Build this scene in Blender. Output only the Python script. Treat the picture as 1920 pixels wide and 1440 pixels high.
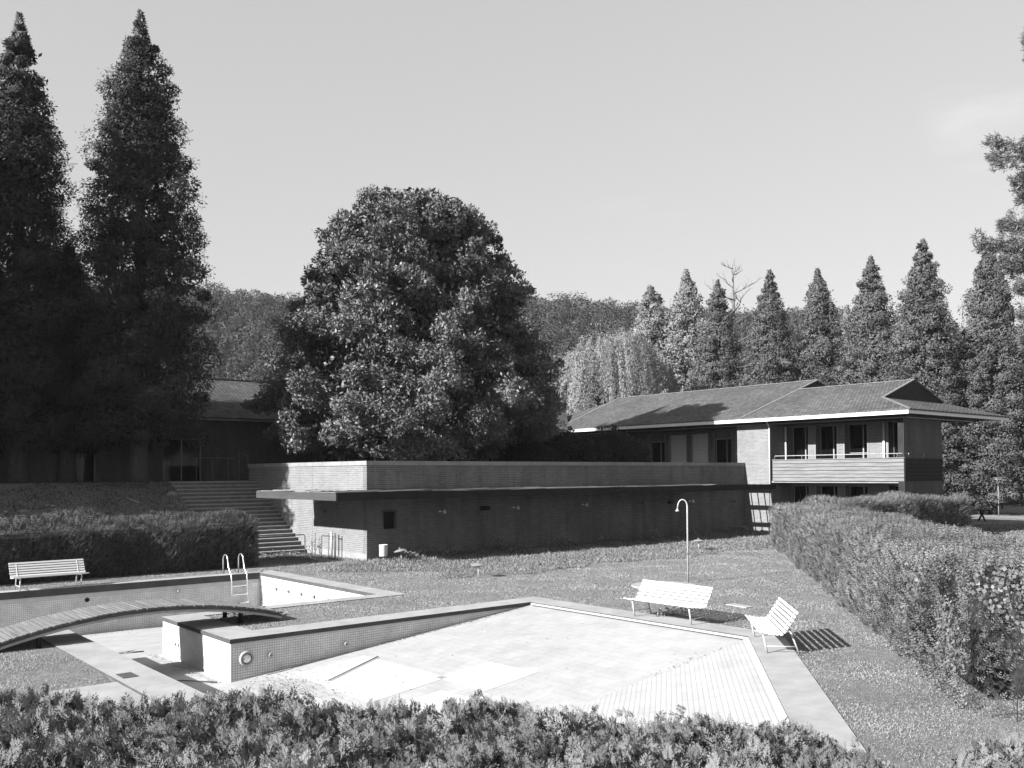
import bpy, math, random
import numpy as np
from mathutils import Matrix, Vector
from mathutils.geometry import tessellate_polygon

for o in list(bpy.data.objects): bpy.data.objects.remove(o)
SC = bpy.context.scene
COL = SC.collection
PI = math.pi
rad = math.radians

# ------------------------------------------------------------------ camera
YAW, PITCH, ROLL = 0.696273, 0.0251317, -0.00587994
CAMZ = 3.5
fw = Vector((math.sin(YAW)*math.cos(PITCH), math.cos(YAW)*math.cos(PITCH), math.sin(PITCH)))
rt = Vector((math.cos(YAW), -math.sin(YAW), 0)); up = rt.cross(fw)
cr, sr = math.cos(ROLL), math.sin(ROLL)
rt, up = cr*rt+sr*up, -sr*rt+cr*up
cd = bpy.data.cameras.new('camera'); cam = bpy.data.objects.new('camera', cd); COL.objects.link(cam)
cam.matrix_world = Matrix(((rt.x, up.x, -fw.x, 0), (rt.y, up.y, -fw.y, 0), (rt.z, up.z, -fw.z, CAMZ), (0, 0, 0, 1)))
cd.sensor_width = 36; cd.lens = 1717.538/1920*36; cd.shift_y = (844.698-720)/1920
cd.clip_start = 0.1; cd.clip_end = 3000
SC.camera = cam

# ------------------------------------------------------------------ light
SUN_EL, SUN_DRIFT = 26.5, 4.0          # light travels along +X, drifting this many degrees to -Y
w = bpy.data.worlds.new('World'); SC.world = w; w.use_nodes = True
nt = w.node_tree; nt.nodes.clear()
sky = nt.nodes.new('ShaderNodeTexSky'); sky.sky_type = 'NISHITA'; sky.sun_disc = False
sky.sun_elevation = rad(SUN_EL); sky.sun_rotation = rad(-90+SUN_DRIFT)
sky.air_density = 1.0; sky.dust_density = 1.0; sky.ozone_density = 1.0
bw = nt.nodes.new('ShaderNodeVectorMath'); bw.operation = 'DOT_PRODUCT'; bw.inputs[1].default_value = (.1, .2, .7)   # blue-sensitive film
bg = nt.nodes.new('ShaderNodeBackground'); bg.inputs['Strength'].default_value = 0.139
wo = nt.nodes.new('ShaderNodeOutputWorld')
# a few faint wisps of cloud
tcw = nt.nodes.new('ShaderNodeTexCoord')
mpw = nt.nodes.new('ShaderNodeMapping'); mpw.inputs['Scale'].default_value = (3, 3, 11)
nzw = nt.nodes.new('ShaderNodeTexNoise'); nzw.inputs['Scale'].default_value = 2.2; nzw.inputs['Detail'].default_value = 7
rpw = nt.nodes.new('ShaderNodeMapRange'); rpw.inputs['From Min'].default_value = 0.62; rpw.inputs['From Max'].default_value = 0.85
rpw.inputs['To Min'].default_value = 1.0; rpw.inputs['To Max'].default_value = 1.04
mlw = nt.nodes.new('ShaderNodeMath'); mlw.operation = 'MULTIPLY'
nt.links.new(tcw.outputs['Generated'], mpw.inputs[0]); nt.links.new(mpw.outputs[0], nzw.inputs['Vector'])
nt.links.new(nzw.outputs[0], rpw.inputs[0]); nt.links.new(sky.outputs[0], bw.inputs[0])
pww = nt.nodes.new('ShaderNodeMath'); pww.operation = 'POWER'; pww.inputs[1].default_value = .35     # soft film response of the sky
nt.links.new(bw.outputs['Value'], pww.inputs[0]); nt.links.new(pww.outputs[0], mlw.inputs[0]); nt.links.new(rpw.outputs[0], mlw.inputs[1])
cdv = nt.nodes.new('ShaderNodeVectorMath'); cdv.operation = 'DOT_PRODUCT'; nt.links.new(tcw.outputs['Generated'], cdv.inputs[0])
cdv.inputs[1].default_value = (fw+rt*((1850-960)/1717.5)-up*((205-844.7)/1717.5)).normalized()
cmr = nt.nodes.new('ShaderNodeMapRange'); cmr.interpolation_type = 'SMOOTHSTEP'; cmr.inputs[1].default_value = .9978; cmr.inputs[2].default_value = .9999; nt.links.new(cdv.outputs['Value'], cmr.inputs[0])
cnz = nt.nodes.new('ShaderNodeMapRange'); cnz.inputs[1].default_value = .45; cnz.inputs[2].default_value = .75; cnz.inputs[3].default_value = 0; cnz.inputs[4].default_value = .2; nt.links.new(nzw.outputs[0], cnz.inputs[0])
cma = nt.nodes.new('ShaderNodeMath'); cma.operation = 'MULTIPLY_ADD'; cma.inputs[2].default_value = 1.0; nt.links.new(cmr.outputs[0], cma.inputs[0]); nt.links.new(cnz.outputs[0], cma.inputs[1])
mlx = nt.nodes.new('ShaderNodeMath'); mlx.operation = 'MULTIPLY'; nt.links.new(mlw.outputs[0], mlx.inputs[0]); nt.links.new(cma.outputs[0], mlx.inputs[1])
nt.links.new(mlx.outputs[0], bg.inputs['Color']); nt.links.new(bg.outputs[0], wo.inputs['Surface'])
sd = bpy.data.lights.new('sun', 'SUN'); sd.energy = 5.0; sd.angle = rad(0.5); sd.color = (1, 1, 1)
so = bpy.data.objects.new('sun', sd); COL.objects.link(so)
tdir = Vector((math.cos(rad(SUN_DRIFT))*math.cos(rad(SUN_EL)), -math.sin(rad(SUN_DRIFT))*math.cos(rad(SUN_EL)), -math.sin(rad(SUN_EL))))
so.rotation_euler = tdir.to_track_quat('-Z', 'Y').to_euler(); so.location = (-30, 10, 40)
vs = SC.view_settings; vs.view_transform = 'Standard'; vs.look = 'None'; vs.gamma = 1; vs.exposure = 1.6

# ------------------------------------------------------------------ helpers
class MB:
    def __init__(s): s.v = []; s.f = []
    def face(s, pts):
        i = len(s.v); s.v += [tuple(p) for p in pts]; s.f.append(tuple(range(i, i+len(pts))))
    def box(s, x0, x1, y0, y1, z0, z1):
        i = len(s.v)
        s.v += [(x, y, z) for z in (z0, z1) for y in (y0, y1) for x in (x0, x1)]
        for q in ((0, 2, 3, 1), (4, 5, 7, 6), (0, 1, 5, 4), (2, 6, 7, 3), (0, 4, 6, 2), (1, 3, 7, 5)):
            s.f.append(tuple(i+k for k in q))
        return s
    def obox(s, c, ax, ay, az):       # oriented box: centre and three half-axes
        c, ax, ay, az = map(Vector, (c, ax, ay, az)); i = len(s.v)
        s.v += [tuple(c+ax*a+ay*b+az*d) for d in (-1, 1) for b in (-1, 1) for a in (-1, 1)]
        for q in ((0, 2, 3, 1), (4, 5, 7, 6), (0, 1, 5, 4), (2, 6, 7, 3), (0, 4, 6, 2), (1, 3, 7, 5)):
            s.f.append(tuple(i+k for k in q))
        return s
    def bar(s, a, b, w, h):           # beam from a to b
        a, b = Vector(a), Vector(b); d = (b-a); n = d.normalized()
        u = Vector((0, 0, 1)) if abs(n.z) < .95 else Vector((1, 0, 0))
        sx = n.cross(u).normalized(); sz = sx.cross(n)
        return s.obox((a+b)/2, d/2, sx*w/2, sz*h/2)
    def tube(s, pts, r, n=8, cap=True):
        pts = [Vector(p) for p in pts]; r = r if isinstance(r, (list, tuple)) else [r]*len(pts)
        i0 = len(s.v); ref = None
        for k, p in enumerate(pts):
            d = (pts[min(k+1, len(pts)-1)]-pts[max(k-1, 0)]).normalized()
            if ref is None: ref = Vector((1, 0, 0)) if abs(d.x) < .9 else Vector((0, 1, 0))
            sx = (ref-d*ref.dot(d)).normalized(); ref = sx; sy = d.cross(sx)
            for j in range(n):
                a = 2*PI*j/n; s.v.append(tuple(p+(sx*math.cos(a)+sy*math.sin(a))*r[k]))
        for k in range(len(pts)-1):
            for j in range(n):
                a = i0+k*n+j; b = i0+k*n+(j+1) % n; s.f.append((a, b, b+n, a+n))
        if cap:
            s.f.append(tuple(i0+j for j in reversed(range(n)))); s.f.append(tuple(i0+(len(pts)-1)*n+j for j in range(n)))
        return s
    def lathe(s, prof, n=24, c=(0, 0, 0), axis='Z'):
        i0 = len(s.v)
        for r, z in prof:
            for j in range(n):
                a = 2*PI*j/n; x, y = r*math.cos(a), r*math.sin(a)
                if axis == 'Z': s.v.append((c[0]+x, c[1]+y, c[2]+z))
                elif axis == 'Y': s.v.append((c[0]+x, c[1]+z, c[2]+y))
                else: s.v.append((c[0]+z, c[1]+x, c[2]+y))
        for k in range(len(prof)-1):
            for j in range(n):
                a = i0+k*n+j; b = i0+k*n+(j+1) % n; s.f.append((a, b, b+n, a+n))
        s.f.append(tuple(i0+j for j in range(n))); s.f.append(tuple(i0+(len(prof)-1)*n+j for j in range(n)))
        return s
    def build(s, name, m, parent=None, smooth=False, bevel=0):
        me = bpy.data.meshes.new(name); off = origin(parent)
        me.from_pydata([(x-off.x, y-off.y, z-off.z) for x, y, z in s.v], [], s.f)
        import bmesh
        bm = bmesh.new(); bm.from_mesh(me)
        bmesh.ops.remove_doubles(bm, verts=bm.verts, dist=1e-5)
        bmesh.ops.recalc_face_normals(bm, faces=bm.faces); bm.to_mesh(me); bm.free()
        me.materials.append(m)
        if smooth:
            me.polygons.foreach_set('use_smooth', [True]*len(me.polygons))
        o = bpy.data.objects.new(name, me); COL.objects.link(o); o.parent = parent
        if bevel:
            b = o.modifiers.new('bevel', 'BEVEL'); b.width = bevel; b.segments = 2; b.limit_method = 'ANGLE'
        return o

def origin(p):
    v = Vector((0, 0, 0))
    while p is not None: v += p.location; p = p.parent
    return v

def tag(o, label=None, cat=None, group=None, kind=None):
    if label: o['label'] = label
    if cat: o['category'] = cat
    if group: o['group'] = group
    if kind: o['kind'] = kind
    return o
def thing(name, label, cat, loc=(0, 0, 0), group=None):
    o = bpy.data.objects.new(name, None); COL.objects.link(o); o.location = loc; o.empty_display_size = .3
    return tag(o, label, cat, group)
def copy_tree(o, parent=None):
    c = o.copy(); COL.objects.link(c); c.parent = parent
    for ch in list(o.children): copy_tree(ch, c)
    return c
def struct(o, label, cat): return tag(o, label, cat, kind='structure')

def npmesh(name, V, F, m, parent=None, tone=None, smooth=False, mix=.6):
    """V (N,3) float, F (M,4) int; tone (M,) or (M,4) = tone and the direction the leaf mass faces there"""
    V = np.array(V, np.float32); nrm = None
    if tone is not None and np.ndim(tone) == 2:
        N = unit(np.asarray(tone)[:, 1:4]); tone = np.asarray(tone)[:, 0]; Q = V.reshape(-1, 4, 3); ng = np.cross(Q[:, 1]-Q[:, 0], Q[:, 2]-Q[:, 0])
        fl = (ng*N).sum(1) < 0; Q[fl, 1], Q[fl, 3] = Q[fl, 3].copy(), Q[fl, 1].copy(); ng[fl] *= -1
        nrm = np.repeat(unit(N*mix+unit(ng)*(1-mix)), 4, 0).astype(np.float32); smooth = True
    off = origin(parent); V = np.asarray(V, np.float32)-np.array(off, np.float32)
    me = bpy.data.meshes.new(name); k = F.shape[1]
    me.vertices.add(len(V)); me.vertices.foreach_set('co', V.ravel())
    me.loops.add(F.size); me.loops.foreach_set('vertex_index', F.astype(np.int32).ravel())
    me.polygons.add(len(F)); me.polygons.foreach_set('loop_start', np.arange(0, F.size, k, dtype=np.int32))
    if tone is not None:
        a = me.attributes.new('tone', 'FLOAT', 'FACE'); a.data.foreach_set('value', np.asarray(tone, np.float32))
    if smooth: me.polygons.foreach_set('use_smooth', np.ones(len(F), bool))
    if nrm is not None:
        a = me.attributes.new('custom_normal', 'FLOAT_VECTOR', 'POINT'); a.data.foreach_set('vector', nrm.ravel())
    me.update(calc_edges=True); me.materials.append(m)
    o = bpy.data.objects.new(name, me); COL.objects.link(o); o.parent = parent
    return o
def unit(a): return a/np.maximum(np.linalg.norm(a, axis=-1, keepdims=True), 1e-9)

# ------------------------------------------------------------------ materials (a black-and-white place: all greys)
def g3(x): return (x, x, x, 1)
class NT:
    def __init__(s, name, rough=.8, spec=.3, metal=0):
        s.m = bpy.data.materials.new(name); s.m.use_nodes = True; s.t = s.m.node_tree; s.b = s.t.nodes['Principled BSDF']
        s.b.inputs['Roughness'].default_value = rough; s.b.inputs['Metallic'].default_value = metal
        s.b.inputs['Specular IOR Level'].default_value = spec
    def n(s, typ, **kw):
        x = s.t.nodes.new('ShaderNode'+typ)
        for k, v in kw.items():
            if k.startswith('i_'): x.inputs[k[2:].replace('_', ' ')].default_value = v
            else: setattr(x, k, v)
        return x
    def l(s, a, b): s.t.links.new(a, b)
    def obj(s): return s.n('TexCoord').outputs['Object']
    def noise(s, scale, detail=4, rough=.6, vec=None, sc=None):
        vec = vec or s.obj()
        if sc is not None:
            mp = s.n('Mapping'); mp.inputs['Scale'].default_value = sc; s.l(vec, mp.inputs[0]); vec = mp.outputs[0]
        x = s.n('TexNoise'); x.inputs['Scale'].default_value = scale; x.inputs['Detail'].default_value = detail; x.inputs['Roughness'].default_value = rough
        s.l(vec, x.inputs['Vector']); return x.outputs[0]
    def rng(s, v, a, b, c, d):
        x = s.n('MapRange'); x.inputs[1].default_value = a; x.inputs[2].default_value = b; x.inputs[3].default_value = c; x.inputs[4].default_value = d
        s.l(v, x.inputs[0]); return x.outputs[0]
    def math(s, op, a, b):
        x = s.n('Math', operation=op)
        for i, q in enumerate((a, b)):
            if isinstance(q, (int, float)): x.inputs[i].default_value = q
            else: s.l(q, x.inputs[i])
        return x.outputs[0]
    def col(s, v): s.l(v, s.b.inputs['Base Color'])
    def bump(s, v, dist=.02, strength=.6):
        x = s.n('Bump'); x.inputs['Distance'].default_value = dist; x.inputs['Strength'].default_value = strength
        s.l(v, x.inputs['Height']); s.l(x.outputs[0], s.b.inputs['Normal'])

def plain(name, v, rough=.7, var=.2, scale=3, spec=.3, metal=0, sc=None, bump=0):
    t = NT(name, rough, spec, metal); n = t.noise(scale, 6, .65, sc=sc)
    t.col(t.rng(n, .25, .75, v*(1-var), v*(1+var)))
    if bump: t.bump(t.noise(scale*9, 4), bump)
    return t.m
def wall_uv(t):
    """vector (along the wall, height) whichever way the wall faces"""
    geo = t.n('NewGeometry'); sp = t.n('SeparateXYZ'); t.l(geo.outputs['True Normal'], sp.inputs[0])
    ob = t.n('SeparateXYZ'); t.l(t.obj(), ob.inputs[0])
    ax = t.math('GREATER_THAN', t.math('ABSOLUTE', sp.outputs[0], 0), .6)
    mx = t.n('Mix', data_type='FLOAT'); t.l(ax, mx.inputs[0]); t.l(ob.outputs[0], mx.inputs[2]); t.l(ob.outputs[1], mx.inputs[3])
    cb = t.n('CombineXYZ'); t.l(mx.outputs[0], cb.inputs[0]); t.l(ob.outputs[2], cb.inputs[1])
    return cb.outputs[0]
def brick(name, a=.2, b=.27, mortar=.36, bw_=.27, rh=.078, ms=.011, stain=.45, rough=.9):
    t = NT(name, rough, .2); uv = wall_uv(t)
    br = t.n('TexBrick'); t.l(uv, br.inputs['Vector'])
    br.inputs['Color1'].default_value = g3(a); br.inputs['Color2'].default_value = g3(b); br.inputs['Mortar'].default_value = g3(mortar)
    br.inputs['Scale'].default_value = 1; br.inputs['Brick Width'].default_value = bw_; br.inputs['Row Height'].default_value = rh; br.inputs['Mortar Size'].default_value = ms
    br.inputs['Bias'].default_value = 0.0
    st = t.rng(t.noise(1.1, 5, .7, vec=uv, sc=(1.3, .22, 1)), .42, .75, 1.0, 1-stain)
    bl = t.rng(t.noise(.6, 5, .6, vec=uv), .3, .75, 1.12, .8)
    t.col(t.math('MULTIPLY', t.math('MULTIPLY', br.outputs[0], st), bl))
    t.bump(br.outputs['Fac'], -.006, .5)
    return t.m
def tiles(name, base, grout, size=.1, ms=.008, wall=True, rot=0, var=.1, aspect=1, stain=.2, gain2=None):
    t = NT(name, .45, .4); uv = wall_uv(t) if wall else t.obj()
    if rot:
        mp = t.n('Mapping'); mp.inputs['Rotation'].default_value = (0, 0, rot); t.l(uv, mp.inputs[0]); uv = mp.outputs[0]
    br = t.n('TexBrick', offset=0.0); t.l(uv, br.inputs['Vector'])
    br.inputs['Color1'].default_value = g3(base*(1-var)); br.inputs['Color2'].default_value = g3(base*(1+var)); br.inputs['Mortar'].default_value = g3(grout)
    br.inputs['Scale'].default_value = 1; br.inputs['Brick Width'].default_value = size*aspect; br.inputs['Row Height'].default_value = size; br.inputs['Mortar Size'].default_value = ms
    st = t.rng(t.noise(1.6, 6, .65, vec=uv), .35, .75, 1.05, 1-stain)
    v = t.math('MULTIPLY', br.outputs[0], st)
    t.col(v); return t.m
def foliage(name, base, rough=.55, spec=.35, trans=.25):
    t = NT(name, rough, spec); at = t.n('Attribute', attribute_name='tone')
    v = t.math('MULTIPLY', at.outputs['Fac'], base); t.col(v)
    if trans:
        tr = t.n('BsdfTranslucent'); t.l(v, tr.inputs['Color'])
        mx = t.n('MixShader'); mx.inputs[0].default_value = trans
        t.l(t.b.outputs[0], mx.inputs[1]); t.l(tr.outputs[0], mx.inputs[2])
        t.l(mx.outputs[0], t.t.nodes['Material Output'].inputs['Surface'])
    return t.m

M = {}
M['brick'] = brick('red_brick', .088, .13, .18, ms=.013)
M['brick_sunlit'] = brick('sunlit_brick', .115, .155, .205, ms=.013, stain=.12)  # brighter copy of the same brick, sunlight put into its colour
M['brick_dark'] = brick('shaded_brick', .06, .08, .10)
M['coping'] = plain('weathered_concrete', .19, .9, .25, 1.4, bump=.01)
M['pool_coping'] = plain('pool_edge_concrete', .265, .9, .25, 1.3, bump=.006)
M['edge_face'] = plain('shaded_edge', .055, .9, .3, 2.2)  # coping concrete darkened on its upright edges, their shade painted in
M['concrete'] = plain('concrete', .2, .95, .25, 1.7, bump=.01)
M['step'] = plain('worn_concrete', .18, .95, .3, 2.5, bump=.008)
M['lip'] = plain('white_tile_lip', .42, .5, .12, 4)
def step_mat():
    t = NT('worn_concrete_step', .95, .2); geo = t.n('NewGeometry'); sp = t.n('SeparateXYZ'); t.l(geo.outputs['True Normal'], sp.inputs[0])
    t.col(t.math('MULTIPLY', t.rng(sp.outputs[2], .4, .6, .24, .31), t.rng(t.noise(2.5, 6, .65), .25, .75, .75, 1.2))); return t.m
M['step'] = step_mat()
M['riser'] = plain('dirty_shaded_riser', .115, .95, .35, 3)  # darker than the treads: dirt plus painted shadow lines below the nosings
M['wood'] = plain('grey_timber', .145, .8, .4, 3.5, sc=(1, .12, 6))
M['board'] = plain('silvered_board', .138, .85, .55, 5, sc=(1, .18, 5))
M['fascia_wood'] = plain('fascia_timber', .042, .85, .3, 3, sc=(1, .2, 5))
M['beam_wood'] = plain('weathered_beam', .09, .85, .35, 3, sc=(1, .3, 4))
M['dark_wood'] = plain('dark_timber', .026, .9, .3, 3, spec=.05)
M['deck'] = plain('deck_plank', .125, .85, .45, 2.4, sc=(6, .5, 1))
M['white'] = plain('white_paint', .6, .45, .07, 6)
M['bench_slat'] = plain('bench_white', .5, .5, .06, 5)
M['frame_grey'] = plain('frame_paint', .22, .5, .1, 6)
M['bench_leg'] = plain('bench_steel', .36, .4, .2, 8)
M['steel'] = plain('stainless_steel', .62, .28, .1, 10, metal=.85)
M['galv'] = plain('galvanised_pipe', .3, .5, .2, 8)
M['rust'] = plain('rusty_iron', .11, .85, .4, 9)
M['bin'] = plain('bin_paint', .5, .55, .12, 5, sc=(1, 1, .4))
M['lamp'] = plain('lamp_shade_metal', .17, .55, .25, 5)
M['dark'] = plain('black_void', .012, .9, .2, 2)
M['glass'] = NT('window_glass', .06, .35).m; M['glass'].node_tree.nodes['Principled BSDF'].inputs['Base Color'].default_value = g3(.004)
M['shutter'] = plain('roller_shutter', .5, .7, .1, 5)
M['soffit'] = plain('soffit_boards', .04, .9, .25, 3, spec=.05)
M['bark'] = plain('bark', .05, .95, .45, 5, sc=(3, 3, .5), bump=.03)
M['twig'] = plain('twig_bark', .09, .95, .35, 6)
M['tile_wall'] = tiles('pool_wall_tile', .6, .27, .056, .0055, stain=.3, var=.07)
M['tile_block'] = tiles('pool_wall_tile_pale', .45, .3, .052, .0042, stain=.2, var=.06)
M['tile_floor'] = tiles('pool_floor_tile', .355, .28, .075, .007, wall=False, aspect=3.2, stain=.2, var=.05)
M['tile_facet'] = tiles('pool_slope_tile', .35, .22, .088, .006, wall=False, rot=-rad(40.5), aspect=6, stain=.12, var=.04)
M['band'] = plain('plain_tile_band', .42, .6, .15, 3)
M['plaster'] = plain('bare_screed', .31, .9, .16, 1.5)

def roof_mat():
    t = NT('roof_shingle', .9, .2); ob = t.obj()
    sp = t.n('SeparateXYZ'); t.l(ob, sp.inputs[0]); cb = t.n('CombineXYZ')
    t.l(sp.outputs[1], cb.inputs[0]); t.l(sp.outputs[0], cb.inputs[1])
    br = t.n('TexBrick'); t.l(cb.outputs[0], br.inputs['Vector'])
    br.inputs['Color1'].default_value = g3(.055); br.inputs['Color2'].default_value = g3(.10); br.inputs['Mortar'].default_value = g3(.025)
    br.inputs['Scale'].default_value = 1; br.inputs['Brick Width'].default_value = .21; br.inputs['Row Height'].default_value = .24; br.inputs['Mortar Size'].default_value = .016
    li = t.rng(t.noise(2.4, 8, .75), .52, .7, 1, 1.5); lo = t.rng(t.noise(.35, 4, .6), .3, .7, .78, 1.2)
    t.col(t.math('MULTIPLY', t.math('MULTIPLY', br.outputs[0], li), lo))
    t.bump(br.outputs['Fac'], -.03, .8); return t.m
M['roof'] = roof_mat()
def ground_mat():
    t = NT('mown_grass', 1.0, .1)
    a = t.rng(t.noise(38, 8, .8), .3, .72, .07, .27); b = t.rng(t.noise(.5, 5, .6), .3, .7, .8, 1.18); c = t.rng(t.noise(4, 5, .65), .3, .7, .85, 1.12)
    t.col(t.math('MULTIPLY', t.math('MULTIPLY', a, b), c)); t.bump(t.noise(60, 6, .8), .03, 1.0); return t.m
M['ground'] = ground_mat()
M['earth'] = plain('needle_litter', .11, 1, .5, 9, bump=.03)
M['grass'] = foliage('grass_blade', .295, .7, .2, .3)
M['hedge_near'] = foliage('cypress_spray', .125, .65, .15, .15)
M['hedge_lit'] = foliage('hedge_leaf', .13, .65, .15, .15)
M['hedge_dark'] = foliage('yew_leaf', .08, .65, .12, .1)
M['conifer'] = foliage('conifer_spray', .04, .65, .12, .08)
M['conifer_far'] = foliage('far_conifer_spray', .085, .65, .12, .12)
M['magnolia'] = foliage('glossy_leaf', .10, .5, .3, .05)
M['willow'] = foliage('willow_leaf', .2, .6, .3, .3)
M['pale_leaf'] = foliage('pale_leaf', .17, .6, .3, .25)
M['forest'] = foliage('forest_leaf', .045, .8, .05, .05)
M['bush'] = foliage('dark_bush_leaf', .03, .65, .12, .05)
M['weed'] = foliage('weed_leaf', .2, .5, .4, .3)
M['core'] = plain('dark_core', .03, .95, .6, 9, spec=.05)  # twig colour taken near black to stand for shade inside the hedges
M['vine'] = foliage('vine_leaf', .13, .5, .3, .2)
M['litter'] = foliage('dead_leaf', .13, .8, .2, 0)
M['needle'] = foliage('pine_needle', .095, .5, .35, .15)

# ------------------------------------------------------------------ foliage builders (numpy)
def unit(a): return a/np.maximum(np.linalg.norm(a, axis=-1, keepdims=True), 1e-9)
def leaves(P, D, L, W, rng, S=None):
    """one rhombic leaf per row -> (4N,3) vertices"""
    D = unit(D); 
    if S is None: S = unit(np.cross(D, rng.normal(size=D.shape)))
    L = np.asarray(L)[:, None]*np.ones((len(P), 1)) if np.ndim(L) else np.full((len(P), 1), L)
    W = np.asarray(W)[:, None]*np.ones((len(P), 1)) if np.ndim(W) else np.full((len(P), 1), W)
    V = np.empty((len(P), 4, 3), np.float32)
    V[:, 0] = P; V[:, 1] = P+D*L*.5+S*W*.5; V[:, 2] = P+D*L; V[:, 3] = P+D*L*.5-S*W*.5
    return V.reshape(-1, 3)
def quadidx(V): return np.arange(len(V)).reshape(-1, 4)
def fronds(P, D, L, npair, rng, spread=.85, wl=.26, tone=None, lf=.46):
    """flat feathery sprays: a stem with paired leaflets"""
    n = len(P); D = unit(D); S = unit(np.cross(D, rng.normal(size=D.shape))); N = np.cross(D, S)
    t = np.linspace(.08, .92, npair); out = []; tn = []
    tone = np.ones(n) if tone is None else tone
    droop = rng.uniform(-.12, .2, (n, 1))
    for k in range(npair):
        c = P+D*(L*t[k])[:, None]-np.array([0, 0, 1.])*(droop*(L*t[k]**2)[:, None])
        ll = L*(lf*(1-.72*t[k])+.05)*rng.uniform(.8, 1.2, n)
        for sgn in (-1, 1):
            d = unit(D*.62+S*sgn*spread+N*rng.normal(0, .16, (n, 1)))
            out.append(leaves(c, d, ll, ll*wl+.004, rng, np.cross(N, d))); tn.append(tone*rng.uniform(.85, 1.15, n))
    tip = P+D*(L*.85)[:, None]-np.array([0, 0, 1.])*(droop*(L*.85**2)[:, None])
    out.append(leaves(tip, D, L*.22, L*.07, rng, S)); tn.append(tone*1.1)
    out.append(leaves(P, D, L*.95, L*.04, rng, S)); tn.append(tone*.8)
    return np.concatenate(out), np.concatenate(tn)
def bumps(rng, n, amp, wt, wa):
    c = rng.uniform(0, 1, n); a = rng.uniform(0, 2*PI, n); h = rng.uniform(-amp, amp, n)
    def f(t, ang):
        s = np.zeros_like(t)
        for i in range(n):
            da = np.abs((ang-a[i]+PI) % (2*PI)-PI); s += h[i]*np.exp(-((t-c[i])/wt)**2-(da/wa)**2)
        return s
    return f
def puffs(rng, C, rad, per, leaf, wr, droop=-.1, jit=.35, tone=.25, shell=.3, out=.6, fray=.13):
    """leafy pads: leaves lying on and just inside small ellipsoids around the points C"""
    n = len(C); u = unit(rng.normal(size=(n, per, 3))); k = 1-shell*rng.uniform(0, 1, (n, per, 1))**2+np.abs(rng.normal(0, fray, (n, per, 1)))
    lump = 1+.22*np.sin(u[..., :1]*6+rng.uniform(0, 6, (n, 1, 1)))*np.sin(u[..., 1:2]*6+rng.uniform(0, 6, (n, 1, 1)))
    P = (C[:, None]+u*rad[:, None]*k*lump).reshape(-1, 3); U = u.reshape(-1, 3); m = len(P)
    D = unit(np.cross(U, rng.normal(size=(m, 3)))+U*out+rng.normal(0, jit*.6, (m, 3))+np.array([0, 0, droop])); S = unit(np.cross(D, U+rng.normal(0, jit, (m, 3))))
    L = leaf*rng.uniform(.65, 1.4, m); V = leaves(P, D, L, L*wr, rng, S)
    return V, np.column_stack([np.repeat(rng.uniform(1-tone, 1+tone, n), per)*rng.uniform(.85, 1.15, m), U])
def pad_tree(rng, z0, z1, prof, n, size, per, leaf, wr=.4, amp=.25, nb=60, wt=.04, wa=.5, droop=-.15, flat=.68, inner=.45, jit=.35):
    """crown of overlapping pads spiralling up the trunk"""
    tt = np.linspace(0, 1, 400); pr = np.interp(tt, [p[0] for p in prof], [p[1] for p in prof]); cdf = np.cumsum(pr+.12); cdf /= cdf[-1]
    t = np.interp((np.arange(n)+.5)/n, cdf, tt)+rng.normal(0, .006, n); t = np.clip(t, 0, .995); ang = np.arange(n)*2.39996+rng.normal(0, .25, n)
    R = np.interp(t, tt, pr); lob = 1+np.clip(bumps(rng, nb, amp, wt, wa)(t, ang), -.4, .45)
    rs_ = size*rng.uniform(.45, 1.3, n)*np.clip(R/(2.2*size), .16, 1)
    r = np.maximum(R*lob*rng.uniform(.8, 1.14, n)-rs_*.75, 0.02); C = np.stack([r*np.cos(ang), r*np.sin(ang), z0+(z1-z0)*t], 1)
    V, T = puffs(rng, C, np.stack([rs_, rs_, rs_*flat], 1), per, leaf, wr, droop, jit)
    sp = 900; zt_ = rng.uniform(0, 1, sp)**1.4; aa_ = rng.uniform(0, 2*PI, sp); q_ = size*.75*(1-zt_)**.8*rng.uniform(.3, 1, sp); Ps = np.stack([q_*np.cos(aa_), q_*np.sin(aa_), z1-1.6+zt_*2.0], 1)
    Vs = leaves(Ps, np.stack([np.cos(aa_), np.sin(aa_), rng.uniform(.1, 1.2, sp)], 1)+rng.normal(0, .3, (sp, 3)), leaf*rng.uniform(.8, 1.5, sp), leaf*wr, rng)
    V = np.concatenate([V, Vs]); T = np.concatenate([T, np.column_stack([rng.uniform(.8, 1.2, sp), np.cos(aa_), np.sin(aa_), np.full(sp, .4)])])
    m = int(n*inner*1.6); i = rng.integers(0, n, m); C2 = C[i]*np.array([.5, .5, 1])+rng.normal(0, .15, (m, 3)); r2 = rs_[i]*1.1
    V2, T2 = puffs(rng, C2, np.stack([r2, r2, r2*.8], 1), max(20, per//3), leaf*1.6, wr*1.3, droop, .6)
    V, T = np.concatenate([V, V2]), np.concatenate([T, T2]); c = V.reshape(-1, 4, 3).mean(1); c = unit(c*np.array([1, 1, 0])); T[:, 1:4] = T[:, 1:4]*.75+c*.35
    return V, T
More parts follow.
